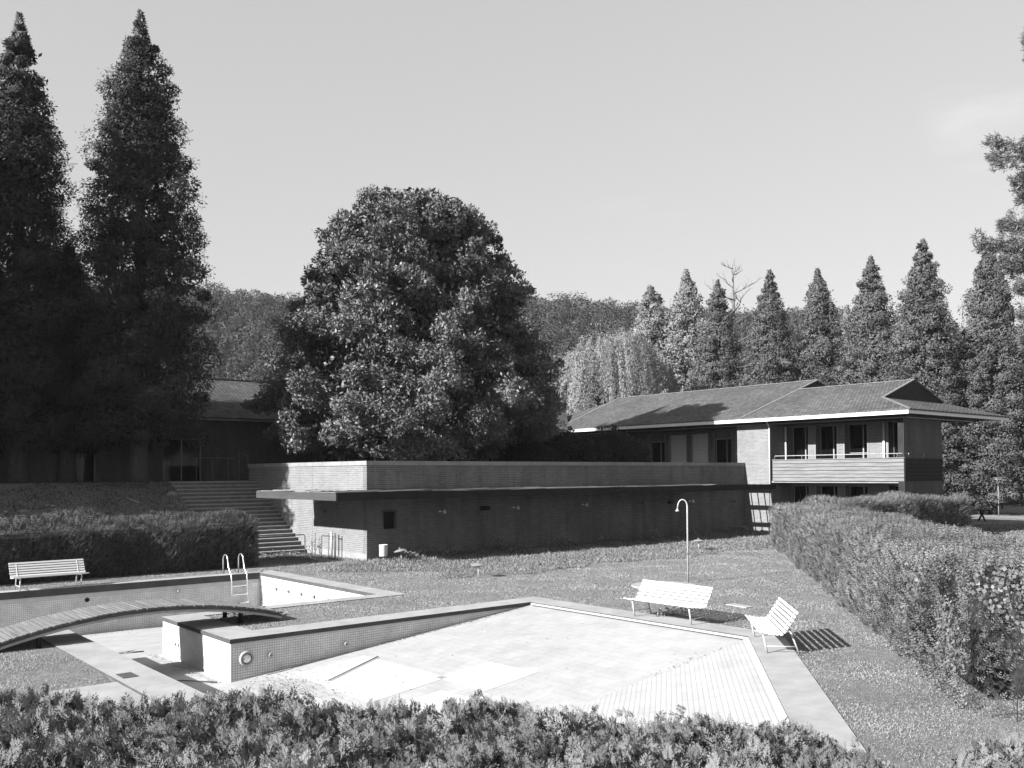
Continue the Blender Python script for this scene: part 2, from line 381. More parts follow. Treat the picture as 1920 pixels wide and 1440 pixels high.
def cfronds(P, D, L, rng, tone, n1=6, n2=3):
    """compound cypress sprays: side shoots that carry leaflets of their own"""
    n = len(P); D = unit(D); S = unit(np.cross(D, rng.normal(size=D.shape))); N = np.cross(D, S); o = []; tn = []
    curl = rng.uniform(-.5, .5, (n, 1))
    for k in range(n1+1):
        t = .1+.8*k/n1
        for sg in ((-1, 1) if k < n1 else (0,)):
            b = P+D*(L*(t if k < n1 else .88))[:, None]+N*(curl*(L*t*t*.3)[:, None])
            ll = L*(.5*(1-.72*t)+.07)*rng.uniform(.75, 1.2, n) if k < n1 else L*.2
            d = unit(D*.75+S*sg*.75+N*(curl*.4+rng.normal(0, .15, (n, 1)))); sd = np.cross(N, d)
            o.append(leaves(b, d, ll, ll*.13+.0015, rng, sd)); tn.append(tone*rng.uniform(.9, 1.15, n))
            for q in range(n2):
                tq = .22+.62*q/n2; l3 = ll*(.42-.25*tq)
                for s2 in (-1, 1):
                    d3 = unit(d*.8+sd*s2*.65+N*rng.normal(0, .18, (n, 1))); o.append(leaves(b+d*(ll*tq)[:, None], d3, l3, l3*.3+.001, rng, np.cross(N, d3))); tn.append(tone*rng.uniform(.85, 1.2, n))
    o.append(leaves(P, D, L*.95, L*.025, rng, S)); tn.append(tone*.7)
    return np.concatenate(o), np.concatenate(tn)
def limb_paths(rng, z0, z1, prof, n, rise=.25):
    out = []
    for _ in range(n):
        t = rng.uniform(0.02, .9); R = np.interp(t, [p[0] for p in prof], [p[1] for p in prof]); a = rng.uniform(0, 2*PI)
        z = z0+(z1-z0)*t; e = np.array([math.cos(a), math.sin(a)])*R*.85
        out.append([(0, 0, z-R*.15), (e[0]*.5, e[1]*.5, z), (e[0], e[1], z+R*rise)])
    return out

def tree_obj(name, label, cat, loc, V, tone, mat, trunk_h, r0, limbs=(), group=None, lr=.06, bark='bark'):
    t = thing(name, label, cat, loc, group)
    o = npmesh('crown', V+np.array(loc), quadidx(V), M[mat], t, tone)
    mb = MB(); x, y, z = loc
    mb.tube([(x, y, z-.3), (x, y, z+.5), (x+.05, y, z+trunk_h*.5), (x, y+.03, z+trunk_h)], [r0*1.35, r0, r0*.6, r0*.08], 10)
    for lp in limbs: mb.tube([(x+a, y+b, z+c) for a, b, c in lp], [lr, lr*.6, lr*.15], 5)
    mb.build('trunk', M[bark], t, True)
    return t

# ------------------------------------------------------------------ the pool outlines
def offset(poly, dist):
    """move every edge of a clockwise-or-not polygon outward by its own distance"""
    n = len(poly); A = sum(poly[i][0]*poly[(i+1) % n][1]-poly[(i+1) % n][0]*poly[i][1] for i in range(n)); s = 1 if A > 0 else -1
    ln = []
    for i in range(n):
        (x0, y0), (x1, y1) = poly[i], poly[(i+1) % n]; dx, dy = x1-x0, y1-y0; L = math.hypot(dx, dy)
        nx, ny = s*dy/L, -s*dx/L; d = dist[i] if isinstance(dist, (list, tuple)) else dist
        ln.append((x0+nx*d, y0+ny*d, dx, dy))
    out = []
    for i in range(n):
        x0, y0, dx0, dy0 = ln[i-1]; x1, y1, dx1, dy1 = ln[i]; den = dx0*dy1-dy0*dx1
        t = ((x1-x0)*dy1-(y1-y0)*dx1)/den; out.append((x0+dx0*t, y0+dy0*t))
    return out
POOL = [(-3, 30.95), (14.1, 30.95), (14.1, 23.0), (7.9, 23.0), (7.9, 18.8), (16.35, 18.8), (16.35, 11.78), (10.2, 6.53), (5.65, 7.4), (5.65, 23.0), (-3, 23.0)]
EDGE_W = [.5, .68, .55, .85, .78, .77, .75, .75, .75, .6, .6]
POOL_OUT = offset(POOL, EDGE_W)
POOL_WALL = offset(POOL, .035)

def ring(mb, outer, inner, z):
    a = [Vector((x, y, z)) for x, y in outer]; b = [Vector((x, y, z)) for x, y in inner]
    allp = a+b
    for tri in tessellate_polygon([a, b]): mb.face([allp[i] for i in tri])

# ------------------------------------------------------------------ ground
def in_poly(X, Y, poly):
    ins = np.zeros(len(X), bool); n = len(poly)
    for i in range(n):
        x0, y0 = poly[i]; x1, y1 = poly[(i+1) % n]
        c = ((y0 > Y) != (y1 > Y)); 
        with np.errstate(divide='ignore', invalid='ignore'): xx = (x1-x0)*(Y-y0)/(y1-y0)+x0
        ins ^= c & (X < xx)
    return ins
mb = MB(); ring(mb, [(-900, -900), (1400, -900), (1400, 1400), (-900, 1400)], POOL_OUT, 0)
struct(mb.build('lawn', M['ground']), 'flat mown lawn around the empty swimming pool', 'lawn')

# bank rising to the terrace on the left
SL0, SL1 = 36.3, 43.0
rngb = np.random.default_rng(5)
nx, ny = 90, 24
gx = np.linspace(-45, 15.07, nx); gy = np.linspace(SL0-.6, SL1+.02, ny)
GX, GY = np.meshgrid(gx, gy); tt = np.clip((GY-SL0)/(SL1-SL0), -.1, 1)
GZ = 3.2*np.where(tt > 0, tt*tt*(3-2*tt)*.35+tt*.65, tt)+rngb.normal(0, .03, GX.shape)*(tt > 0)*(tt < 1)
GZ[-1] = 3.2; GZ[0] = -.2
V = np.stack([GX, GY, GZ], -1).reshape(-1, 3); idx = np.arange(nx*ny).reshape(ny, nx)
F = np.stack([idx[:-1, :-1], idx[:-1, 1:], idx[1:, 1:], idx[1:, :-1]], -1).reshape(-1, 4)
struct(npmesh('grass_bank', V, F, M['earth'], smooth=True), 'shaded sloping bank below the tall conifers', 'bank')
mb = MB()
TZ = 3.2
mb.face([(-45, 43.0, TZ), (19.5, 43.0, TZ), (19.5, 75, TZ), (-45, 75, TZ)])
mb.face([(19.5, 32.5, TZ), (46.5, 32.5, TZ), (46.5, 75, TZ), (19.5, 75, TZ)])
mb.face([(15.07, 43.0, TZ), (15.07, 43.0, 0), (19.5, 43.0, 0), (19.5, 43.0, TZ)])
struct(mb.build('terrace', M['concrete']), 'raised paved terrace behind the brick garden wall', 'terrace')
# concrete path coming in from the left, behind the near hedge, and the pale path far right
mb = MB(); mb.box(-6, 4.86, 13.6, 16.3, -.1, .012)
struct(mb.build('path', M['pool_coping']), 'concrete path joining the pool edge', 'path')
mb = MB(); mb.obox((74.0, 30.4, .0), (5.2, 13, 0), (1.1, -.45, 0), (0, 0, .012))
struct(mb.build('path', M['coping']), 'pale path running under the far conifers', 'path')

# ------------------------------------------------------------------ swimming pool
pool = thing('swimming_pool', 'empty tiled swimming pool with concrete edging and a shallow sloping end', 'pool', (11, 20, 0))
mb = MB(); ring(mb, POOL_OUT, POOL, .02)
mb2 = MB()
EDGE_T = [-.2, -.08, -.08, -.075, -.075, -.05, -.05, -.05, -.08, -.08, -.2]
for poly, z0 in ((POOL, -.2), (POOL_OUT, -.05)):
    for i in range(len(poly)):
        a, b = poly[i], poly[(i+1) % len(poly)]
        zz = z0 if poly is POOL_OUT else EDGE_T[i]
        mb2.face([(a[0], a[1], .02), (b[0], b[1], .02), (b[0], b[1], zz), (a[0], a[1], zz)])
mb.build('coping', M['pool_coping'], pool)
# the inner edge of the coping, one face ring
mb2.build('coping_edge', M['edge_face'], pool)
mb = MB()
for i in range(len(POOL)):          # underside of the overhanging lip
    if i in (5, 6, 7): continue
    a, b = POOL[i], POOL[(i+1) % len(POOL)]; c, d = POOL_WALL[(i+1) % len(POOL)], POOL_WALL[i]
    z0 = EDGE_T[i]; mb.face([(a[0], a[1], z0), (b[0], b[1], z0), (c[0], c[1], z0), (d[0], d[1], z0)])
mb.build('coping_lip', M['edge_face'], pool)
def fz(x, y):                        # floor level
    if y > 23: return -.9-.6*(y-23)/7.95
    if y > 18.8 or x < 7.9: return -.9
    return -.9+.0994*(x-7.9)
def pwall(name, i, mat):
    mb = MB(); a, b = POOL_WALL[i], POOL_WALL[(i+1) % len(POOL)]
    z0 = EDGE_T[i]-(.13 if i in (0, 1, 10) else .06)
    mb.face([(a[0], a[1], z0), (b[0], b[1], z0), (b[0], b[1], -1.8), (a[0], a[1], -1.8)])
    o = mb.build('tiled_wall', M[mat], pool)
    mb = MB(); mb.face([(a[0], a[1], EDGE_T[i]+.01), (b[0], b[1], EDGE_T[i]+.01), (b[0], b[1], z0), (a[0], a[1], z0)])
    mb.build('plain_band', M['band'], o)
for i in range(len(POOL)):
    if i in (5, 6, 7): continue
    pwall('tiled_wall', i, 'tile_wall' if i in (0, 4) else 'tile_block')
PW = POOL_WALL
mb = MB()
mb.face([(-3.03, 23.0, -.9), (14.13, 23.0, -.9), (14.13, 30.98, -1.5), (-3.03, 30.98, -1.5)])
mb.face([(5.6, 18.83, -.9), (7.93, 18.83, -.9), (7.93, 23.0, -.9), (5.6, 23.0, -.9)])
mb.build('deep_floor', M['plaster'], pool)
mb = MB(); mb.face([(5.6, 7.3, -.9), (7.9, 7.3, -.9), (7.9, 18.83, -.9), (5.6, 18.83, -.9)]); mb.build('channel_floor', M['plaster'], pool)
# sloping shallow floor and the steeper facet along the slanting edge
T1 = (16.35, 11.9, fz(16.35, 11.9)); C2 = (7.9, 11.45, -.9)
mb = MB(); mb.face([(7.9, 18.83, -.9), (16.36, 18.83, fz(16.36, 18)), T1, C2]); mb.build('shallow_floor', M['tile_floor'], pool)
mb = MB(); mb.face([T1, C2, (7.9, 4.5, -.12), (10.2, 6.5, -.035), (16.36, 11.75, -.035)]); mb.build('sloping_floor', M['tile_facet'], pool)
mb = MB(); mb.face([C2, (7.9, 7.3, -.9), (7.9, 4.5, -.12)]); mb.build('channel_side', M['plaster'], pool)
# bare patches where the tiles are gone (sheets laid on the floor)
mb = MB()
for (x0, x1, y0, y1) in ((9.0, 10.9, 15.0, 18.2), (9.2, 10.4, 12.6, 14.5), (10.7, 12.2, 13.7, 15.3)):
    mb.face([(x, y, fz(x, y)+.005) for x, y in ((x0, y0), (x1, y0+.1), (x1-.1, y1), (x0+.05, y1))])
mb.build('floor_patch', plain('pale_screed', .365, .9, .14, 2), pool)
# white lip along the shallow edges
mb = MB(); inn = offset(POOL, -.12)
for i in (5, 6):
    a, b = POOL[i], POOL[i+1]; c, d = inn[i+1], inn[i]
    mb.face([(a[0], a[1], -.006), (b[0], b[1], -.006), (c[0], c[1], -.03), (d[0], d[1], -.03)])
mb.build('edge_lip', M['lip'], pool)
# round light and water inlets
def disc(mbx, c, r, axis, sgn, bulge=.02):
    mbx.lathe([(r, 0), (r*.98, sgn*bulge), (r*.6, sgn*bulge*1.2), (.001, sgn*bulge*1.2)], 20, c, axis)
def light(x, z, r):
    mb = MB(); y = 18.765
    mb.lathe([(r, 0), (r, -.03), (r*.88, -.055), (r*.72, -.045), (r*.68, -.02), (r*.68, 0)], 28, (x, y, z), 'Y')
    o = mb.build('pool_light', M['galv'], pool, True)
    mb = MB(); mb.lathe([(r*.66, -.01), (r*.6, -.035), (r*.4, -.06), (.001, -.075)], 24, (x, y, z), 'Y'); mb.build('lens', M['steel'], o, True)
light(8.25, -.42, .165)
def inlet(c, axis, sgn, r=.055):
    mb = MB(); mb.lathe([(r, 0), (r, sgn*.02), (r*.75, sgn*.035), (r*.35, sgn*.035), (r*.3, sgn*.01)], 16, c, axis)
    o = mb.build('inlet', M['galv'], pool, True)
for x, z in ((8.8, -.42), (10.66, -.41)): inlet((x, 18.765, z), 'Y', -1)
for y in (29.65, 28.72, 27.79, 26.9, 25.94, 25.0): inlet((14.065, y, -.42), 'X', -1, .07)
for x in (13.47, 11.2): inlet((x, 30.915, -.4), 'Y', -1)
mb = MB(); mb.lathe([(.07, 0), (.07, -.012), (.001, -.012)], 16, (8.33, 30.98, -.42), 'Y'); mb.build('inlet', M['dark'], pool)
for y in (20.6, 21.9): inlet((7.865+.0, y, -.5), 'X', -1, .04)
mb = MB()
for k in range(6): mb.box(5.0+.001, 5.26, 16.42+k*.075, 16.46+k*.075, .021, .034)
mb.build('drain_grate', M['rust'], pool)

# ------------------------------------------------------------------ pool ladder
lad = thing('pool_ladder', 'chrome pool ladder with hooped handrails at the deep pool edge', 'ladder', (13.3, 31, 0))
for x in (13.03, 13.6):
    mb = MB(); pts = [(x, 31.62, .0), (x, 31.62, .5)]
    for k in range(0, 11):
        a = PI*k/10; pts.append((x, 31.42+.2*math.cos(a), .52+.17*math.sin(a)))
    pts += [(x, 31.1, .2), (x, 30.9, .0), (x, 30.86, -.25), (x, 30.86, -1.2)]
    mb.tube(pts, .022, 10); mb.build('handrail', M['steel'], lad, True)
for z in (-.38, -.68, -.98):
    mb = MB(); mb.box(13.05, 13.58, 30.83, 30.91, z-.012, z+.012); mb.build('tread', M['steel'], lad)

# ------------------------------------------------------------------ arched footbridge
br = thing('footbridge', 'low arched timber footbridge crossing the pool channel', 'bridge', (6.7, 21.2, 0))
BX0, BX1, BY0, BY1 = 3.2, 9.93, 20.5, 21.95
def bz(x): return .615-.0447*(x-6.9)**2
mb = MB(); rr = random.Random(3); x = BX0
while x < BX1-.02:
    wd = .092; sl = -2*.0447*(x-6.9); n = math.hypot(1, sl); e = rr.uniform(-.025, .025); h = rr.uniform(-.004, .004)
    mb.obox((x+wd/2, (BY0+BY1)/2+e, bz(x+wd/2)-.02+h), (wd*.44/n, 0, wd*.44*sl/n), (0, (BY1-BY0)/2, 0), (-sl*.018/n, 0, .018/n)); x += .104
mb.build('deck', M['deck'], br)
for y in (BY0+.06, BY1-.12):
    mb = MB(); N = 26
    xs = [BX0+(BX1-BX0)*k/N for k in range(N+1)]
    for k in range(N):
        a, b = xs[k], xs[k+1]
        for yy, sg in ((y, 1), (y+.07, -1)): mb.face([(a, yy, bz(a)-.045), (b, yy, bz(b)-.045), (b, yy, bz(b)-.155), (a, yy, bz(a)-.155)])
        mb.face([(a, y, bz(a)-.155), (b, y, bz(b)-.155), (b, y+.07, bz(b)-.155), (a, y+.07, bz(a)-.155)])
        mb.face([(a, y, bz(a)-.045), (b, y, bz(b)-.045), (b, y+.07, bz(b)-.045), (a, y+.07, bz(a)-.045)])
    for a in (xs[0], xs[-1]): mb.face([(a, y, bz(a)-.045), (a, y+.07, bz(a)-.045), (a, y+.07, bz(a)-.155), (a, y, bz(a)-.155)])
    mb.build('beam', M['beam_wood'], br)
    mb = MB()
    for k in range(N):
        a, b = xs[k], xs[k+1]; yy = y-.012
        mb.face([(a, yy, bz(a)-.105), (b, yy, bz(b)-.105), (b, yy, bz(b)-.158), (a, yy, bz(a)-.158)]); mb.face([(a, yy, bz(a)-.158), (b, yy, bz(b)-.158), (b, y, bz(b)-.158), (a, y, bz(a)-.158)]); mb.face([(a, yy, bz(a)-.105), (b, yy, bz(b)-.105), (b, y, bz(b)-.105), (a, y, bz(a)-.105)])
    mb.build('flange', M['galv'], br)  # lower flange in a paler grey, bounced light put into its colour
for x, y in ((4.62, 20.62), (4.62, 21.8), (9.0, 20.8), (9.05, 21.85)):
    mb = MB(); mb.tube([(x, y, -.05), (x, y, bz(x)-.1)], .055, 12); mb.build('leg', M['dark_wood'], br, True)

# ------------------------------------------------------------------ benches
def make_bench():
    t = thing('slatted_bench', 'x', 'bench')
    L = 2.15
    prof = []                                     # slat centres (depth, height, slope)
    for k in range(6): d = .04+k*.078; prof.append((d, .44-.055*math.sin(min(1, d/.36)*PI/2)+(0 if k else -.006), -.18 if k < 4 else .1 if k == 4 else .35))
    for k in range(6): prof.append((.49+.046*k, .435+.0725*k, 1.05 if k else .8))
    rs = random.Random(8)
    for part, rows in (('seat', prof[:6]), ('backrest', prof[6:])):
        mb = MB()
        for d, z, s in rows:
            u = Vector((0, math.cos(s), math.sin(s))); nrm = Vector((0, -math.sin(s), math.cos(s)))
            mb.obox((rs.uniform(-.006, .006), d, z), (L/2, 0, 0), u*.0285, nrm*.011)
        mb.build(part, M['bench_slat'], t, bevel=.004)
    for x in (-.87, .87):
        mb = MB(); mb.tube([(x, .1, .40), (x, .18, .0)], .019, 8); mb.build('leg', M['bench_leg'], t, True)
        mb = MB(); mb.tube([(x, .60, .47), (x, .78, .0)], .019, 8); mb.build('leg', M['bench_leg'], t, True)
        mb = MB(); mb.tube([(x, .155, .13), (x, .735, .13)], .013, 8); mb.build('stretcher', M['bench_leg'], t, True)
        mb = MB(); pts = [(x, d-.02*math.sin(s), z-.022*math.cos(s)-.004) for d, z, s in prof]; mb.tube(pts, .012, 6); mb.build('slat_bracket', M['bench_leg'], t, True)
    return t
b0 = make_bench()
for i, (x, y, a, lab) in enumerate(((7.28, 30.82, 0, 'white slatted bench in front of the dark clipped hedge by the deep pool'),
                                    (16.42, 14.38, -90, 'white slatted bench facing the shallow pool from its long straight edge near the shower'),
                                    (15.62, 11.18, -137, 'white slatted bench seen end-on at the pool corner casting a striped shadow'))):
    b = b0 if i == 0 else copy_tree(b0)
    b.location = (x, y, .02); b.rotation_euler = (0, 0, rad(a)); tag(b, lab, 'bench', 'white benches round the pool')

# ------------------------------------------------------------------ outdoor shower
sh = thing('outdoor_shower', 'tall hooked shower pole standing on a round concrete pad', 'shower', (22.95, 18.79, 0))
pts = [(22.95, 18.79, 0), (22.95, 18.79, 2.42)]
ux, uy = -.767, .641
for k in range(1, 10):
    a = PI*k/10; pts.append((22.95+ux*.15*(1-math.cos(a)), 18.79+uy*.15*(1-math.cos(a)), 2.42+.22*math.sin(a)))
pts.append((22.95+ux*.31, 18.79+uy*.31, 2.36))
mb = MB(); mb.tube(pts, [.028]*2+[.022]*(len(pts)-2), 10); mb.build('pole', M['galv'], sh, True)
mb = MB(); c = (22.95+ux*.315, 18.79+uy*.315, 2.27); mb.lathe([(.02, .1), (.03, .05), (.065, .02), (.065, 0)], 16, c); mb.build('shower_head', M['galv'], sh, True)
mb = MB(); mb.lathe([(.035, 0), (.05, .02), (.05, .06), (.03, .08)], 12, (22.95, 18.79, .9)); mb.build('valve', M['rust'], sh, True)
mb = MB(); mb.lathe([(1.0, -.05), (1.0, .03), (.98, .04), (.001, .045)], 40, (21.75, 18.75, 0)); mb.build('pad', M['pool_coping'], sh)

# ------------------------------------------------------------------ squat garden lamps
def make_lamp():
    t = thing('garden_lamp', 'x', 'lamp')
    mb = MB(); mb.tube([(0, 0, -.05), (0, 0, .4)], .02, 8); mb.build('post', M['galv'], t, True)
    mb = MB(); mb.lathe([(.03, .37), (.14, .39), (.27, .425), (.26, .435), (.15, .48), (.06, .5), (.001, .505)], 24); mb.build('shade', M['lamp'], t, True)
    mb = MB(); mb.lathe([(.035, .505), (.04, .53), (.02, .56), (.001, .565)], 12); mb.build('cap', M['lamp'], t, True)
    return t
l0 = make_lamp()
for i, (x, y, lab) in enumerate(((18.98, 24.51, 'squat mushroom lamp alone in the middle of the lawn'), (20.3, 31.2, 'squat tilted mushroom lamp among weeds beside the waste bin'),
                                 (32.86, 26.28, 'squat mushroom lamp on the lawn just behind the shower pole'))):
    l = l0 if i == 0 else copy_tree(l0); l.location = (x, y, 0); tag(l, lab, 'garden lamp', 'squat lamps on the lawn')
    if i == 1: l.rotation_euler = (rad(-6), rad(-10), 0)
lp = thing('path_lamp', 'tall thin lamp post with a mushroom shade by the far path', 'lamp post', (73.84, 30.1, 0))
mb = MB(); mb.tube([(73.84, 30.1, 0), (73.84, 30.1, 2.8)], [.05, .04], 10); mb.build('post', M['lamp'], lp, True)
mb = MB(); mb.lathe([(.05, 2.68), (.1, 2.77), (.34, 2.81), (.33, 2.83), (.2, 2.9), (.001, 2.97)], 24, (73.84, 30.1, 0)); mb.build('shade', M['lamp'], lp, True)

# ------------------------------------------------------------------ waste bin
bn = thing('waste_bin', 'dented pale metal waste bin on a short post by the wall corner', 'bin', (19.75, 31.75, 0))
c = (19.75, 31.75, 0)
mb = MB(); mb.lathe([(.16, .2), (.165, .21), (.17, .64), (.178, .66), (.17, .668), (.16, .66), (.155, .3), (.001, .29)], 24, c); mb.build('body', M['bin'], bn, True)
mb = MB(); mb.tube([(19.75, 31.75, -.05), (19.75, 31.75, .22)], .02, 8); mb.build('post', M['galv'], bn, True)

# flat slab and drain cover lying in the lawn
mb = MB(); mb.obox((19.95, 14.62, .015), (.06, .36, 0), (.15, -.02, 0), (0, 0, .012)); tag(mb.build('paving_slab', M['pool_coping']), 'single pale slab lying in the lawn behind the benches', 'slab')
mb = MB(); mb.lathe([(.3, -.02), (.3, .012), (.27, .016), (.001, .016)], 24, (17.36, 28.05, 0)); tag(mb.build('drain_cover', M['rust']), 'dark round drain cover set in the lawn below the wall', 'drain cover')

# ------------------------------------------------------------------ walls with openings
def holed(mb, axis, c0, c1, u0, u1, z0, z1, ops):
    """wall slab between planes c0 (front) and c1 (back); ops: (ua, ub, za, zb)"""
    us = sorted({u0, u1, *[o[0] for o in ops], *[o[1] for o in ops]}); zs = sorted({z0, z1, *[o[2] for o in ops], *[o[3] for o in ops]})
    def P(u, z, c): return (u, c, z) if axis == 'Y' else (c, u, z)
    def solid(i, j):
        if i < 0 or j < 0 or i >= len(us)-1 or j >= len(zs)-1: return False
        um, zm = (us[i]+us[i+1])/2, (zs[j]+zs[j+1])/2
        return not any(o[0] < um < o[1] and o[2] < zm < o[3] for o in ops)
    for i in range(len(us)-1):
        for j in range(len(zs)-1):
            if not solid(i, j): continue
            a, b, p, q = us[i], us[i+1], zs[j], zs[j+1]
            for c in (c0, c1): mb.face([P(a, p, c), P(b, p, c), P(b, q, c), P(a, q, c)])
            if not solid(i-1, j): mb.face([P(a, p, c0), P(a, q, c0), P(a, q, c1), P(a, p, c1)])
            if not solid(i+1, j): mb.face([P(b, p, c0), P(b, q, c0), P(b, q, c1), P(b, p, c1)])
            if not solid(i, j-1): mb.face([P(a, p, c0), P(b, p, c0), P(b, p, c1), P(a, p, c1)])
            if not solid(i, j+1): mb.face([P(a, q, c0), P(b, q, c0), P(b, q, c1), P(a, q, c1)])

# ------------------------------------------------------------------ garden wall
GW = thing('garden_wall', 'long brick retaining wall with a pale concrete coping around the terrace', 'wall', (19.28, 32.24, 0))
WX, WY, WT = 19.28, 32.24, 3.87
ops = [(20.06, 20.68, 1.25, 1.95), (25.08, 25.66, 1.86, 2.06), (37.75, 38.3, 1.83, 2.0)]
mb = MB(); holed(mb, 'Y', WY, WY+.3, WX, 44.59, -.1, WT, ops); mb.build('brickwork', M['brick'], GW)
mb = MB(); mb.box(WX, WX+.3, WY+.302, 43.6, -.1, WT); mb.build('brickwork', M['brick_sunlit'], GW)
mb = MB(); mb.box(WX-.04, 44.55, WY-.04, WY+.34, WT, 4.05); mb.box(WX-.04, WX+.34, WY+.342, 43.64, WT, 4.05); mb.build('coping', M['coping'], GW)
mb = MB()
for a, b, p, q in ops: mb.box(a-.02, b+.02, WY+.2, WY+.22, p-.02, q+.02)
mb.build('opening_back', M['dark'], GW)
mb = MB(); mb.box(19.98, 20.76, WY-.012, WY+.1, 1.952, 2.03); mb.build('lintel', M['brick_dark'], GW)
mb = MB()
for x in (25.7, 32.1, 38.9): mb.box(x-.012, x+.012, WY-.004, WY+.02, 0, WT-.002)
for y in (36.9,): mb.box(WX-.004, WX+.02, y-.012, y+.012, 0, WT-.002)
mb.build('expansion_joint', M['rust'], GW)
mb = MB(); mb.box(WX-.006, WX-.001, WY, 37.4, -.1, .28); mb.build('plinth', M['concrete'], GW)

# ------------------------------------------------------------------ canopy round the wall
CA = thing('canopy', 'timber pergola canopy running round the brick wall with boards missing at both ends', 'canopy', (16.68, 30.08, 2.5))
CX, CY, C0, C1 = 16.68, 30.08, 2.53, 2.82
mb = MB(); mb.box(CX, CX+.07, CY+.001, 36.95, C0, C1); mb.build('fascia', M['fascia_wood'], CA)
mb = MB()
for x0, x1 in ((CX+.071, 20.9), (20.905, 27.2), (27.205, 34.0), (34.005, 40.4), (40.405, 44.5)): mb.box(x0, x1, CY, CY+.07, C0, C1)
mb.build('fascia', M['dark_wood'], CA)
mb = MB(); mb.box(WX, 44.58, WY-.075, WY-.002, C0, C1-.04); mb.box(WX-.075, WX-.002, WY-.07, 36.9, C0, C1-.04); mb.build('ledger', M['dark_wood'], CA)
for k in range(13):
    x = 44.5-1.95*k-.35
    if x < 20.5: break
    mb = MB(); mb.box(x-.05, x+.05, CY+.072, WY-.077, C0+.02, C1-.05); mb.build('joist', M['dark_wood'], CA)
for y in (33.2, 35.0, 36.8):
    mb = MB(); mb.box(CX+.072, WX-.077, y-.05, y+.05, C0+.02, C1-.05); mb.build('joist', M['dark_wood'], CA)
rs = random.Random(21)
mb = MB()                                      # loose, warped roof boards
for r in range(13):
    y = CY+.02+r*.168; x = CX-.02
    while x < 38.9:
        ln = rs.uniform(1.6, 3.0); x1 = min(x+ln, 39.2); h = C1-.02+rs.uniform(0, .03); tl = rs.uniform(-.008, .02)
        if not (y > WY-.16 and x1 > WX-.1): mb.obox(((x+x1)/2, y+.08, h+.012+tl), ((x1-x)/2+.01, 0, tl), (0, .09, rs.uniform(-.006, .006)), (0, 0, .011))
        else: mb.obox(((x+min(x1, WX-.1))/2, y+.08, h+.012), (max(.05, (min(x1, WX-.1)-x)/2+.01), 0, 0), (0, .09, 0), (0, 0, .011)) if x < WX-.3 else None
        x = x1
for r in range(15):
    x = CX+.02+r*.168; y = WY-.02
    while y < 36.6:
        ln = rs.uniform(1.4, 2.6); y1 = min(y+ln, 36.85); h = C1-.02+rs.uniform(0, .05)
        mb.obox((x+.08, (y+y1)/2, h+.012), (.09, 0, rs.uniform(-.01, .01)), (0, (y1-y)/2+.01, rs.uniform(-.03, .03)), (0, 0, .011)); y = y1
mb.build('roof_board', M['wood'], CA)
mb = MB(); mb.box(CX+.071, 38.9, CY+.071, WY-.08, C1-.048, C1-.03); mb.box(CX+.071, WX-.08, WY-.079, 36.7, C1-.048, C1-.03); mb.build('sun_block_sheet', M['dark_wood'], CA)  # unseen sheet added below the boards to stop sun leaking through
for y in (30.55, 31.0, 31.45, 31.9):
    mb = MB(); mb.box(38.9, 44.55, y-.035, y+.035, C1-.048, C1-.01); mb.build('slat', M['dark_wood'], CA)

# ------------------------------------------------------------------ floodlights on the wall
def make_flood(white):
    t = thing('wall_lamp', 'x', 'wall lamp'); m = M['white'] if white else M['rust']
    mb = MB(); mb.box(-.2, -.08, -.05, 0, -.03, .06); mb.tube([(-.14, -.04, .01), (-.05, -.12, .0), (.06, -.16, -.02)], .016, 6); mb.build('bracket', m, t)
    mb = MB(); mb.lathe([(.03, .12), (.055, .08), (.06, .0), (.085, -.07), (.085, -.1), (.075, -.1), (.02, -.02)], 14, (.1, -.17, 0)); mb.build('shade', m, t, True)
    return t
f0 = make_flood(True); f1 = make_flood(False)
for i, (x, z, wht, lab) in enumerate(((22.98, 1.88, 1, 'white wall lamp nearest the wall corner, right of the dark opening'), (27.12, 1.93, 1, 'white wall lamp right of the small dark vent'),
        (31.53, 1.95, 1, 'white wall lamp halfway along the brick wall'), (35.6, 1.95, 0, 'dull wall lamp right of the three white ones'),
        (39.67, 1.93, 1, 'pale wall lamp just right of the shower hook'), (43.4, 1.85, 0, 'dark wall lamp at the far end of the brick wall'))):
    f = (f0 if i == 0 else copy_tree(f0)) if wht else (f1 if i == 3 else copy_tree(f1))
    f.location = (x, WY-.003, z); f.scale = (.75, .75, .75); tag(f, lab, 'wall lamp', 'lamps along the brick wall')
f = copy_tree(f1); f.location = (WX-.003, 35.65, 1.93); f.rotation_euler = (0, 0, rad(-90)); tag(f, 'dark wall lamp in the canopy shadow on the lit wall', 'wall lamp', 'lamps along the brick wall')

# ------------------------------------------------------------------ stairs, railings
ST = thing('staircase', 'wide worn concrete staircase climbing from the lawn to the terrace', 'stairs', (17.2, 37.4, 0))
NS = 19; run = (42.9-37.4)/NS
for k in range(NS):
    mb = MB(); z = TZ*(k+1)/NS
    y0, y1 = 37.4+run*k, 42.99 if k > NS-3 else 37.4+run*(k+2)
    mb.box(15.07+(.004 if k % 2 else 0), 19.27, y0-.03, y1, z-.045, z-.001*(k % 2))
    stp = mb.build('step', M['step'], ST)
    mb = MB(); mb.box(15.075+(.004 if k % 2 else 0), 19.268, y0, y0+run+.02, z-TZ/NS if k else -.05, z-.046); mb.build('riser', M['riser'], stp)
R1 = thing('handrail', 'dark tubular barrier across the foot of the stairs', 'railing', (18.9, 36.9, 0))
mb = MB(); mb.tube([(18.95, 36.95, -.1), (18.95, 36.95, .8), (18.9, 36.95, .86), (15.2, 37.05, .86), (15.15, 37.05, .8), (15.15, 37.05, -.1)], .022, 8); mb.build('rail', M['rust'], R1, True)
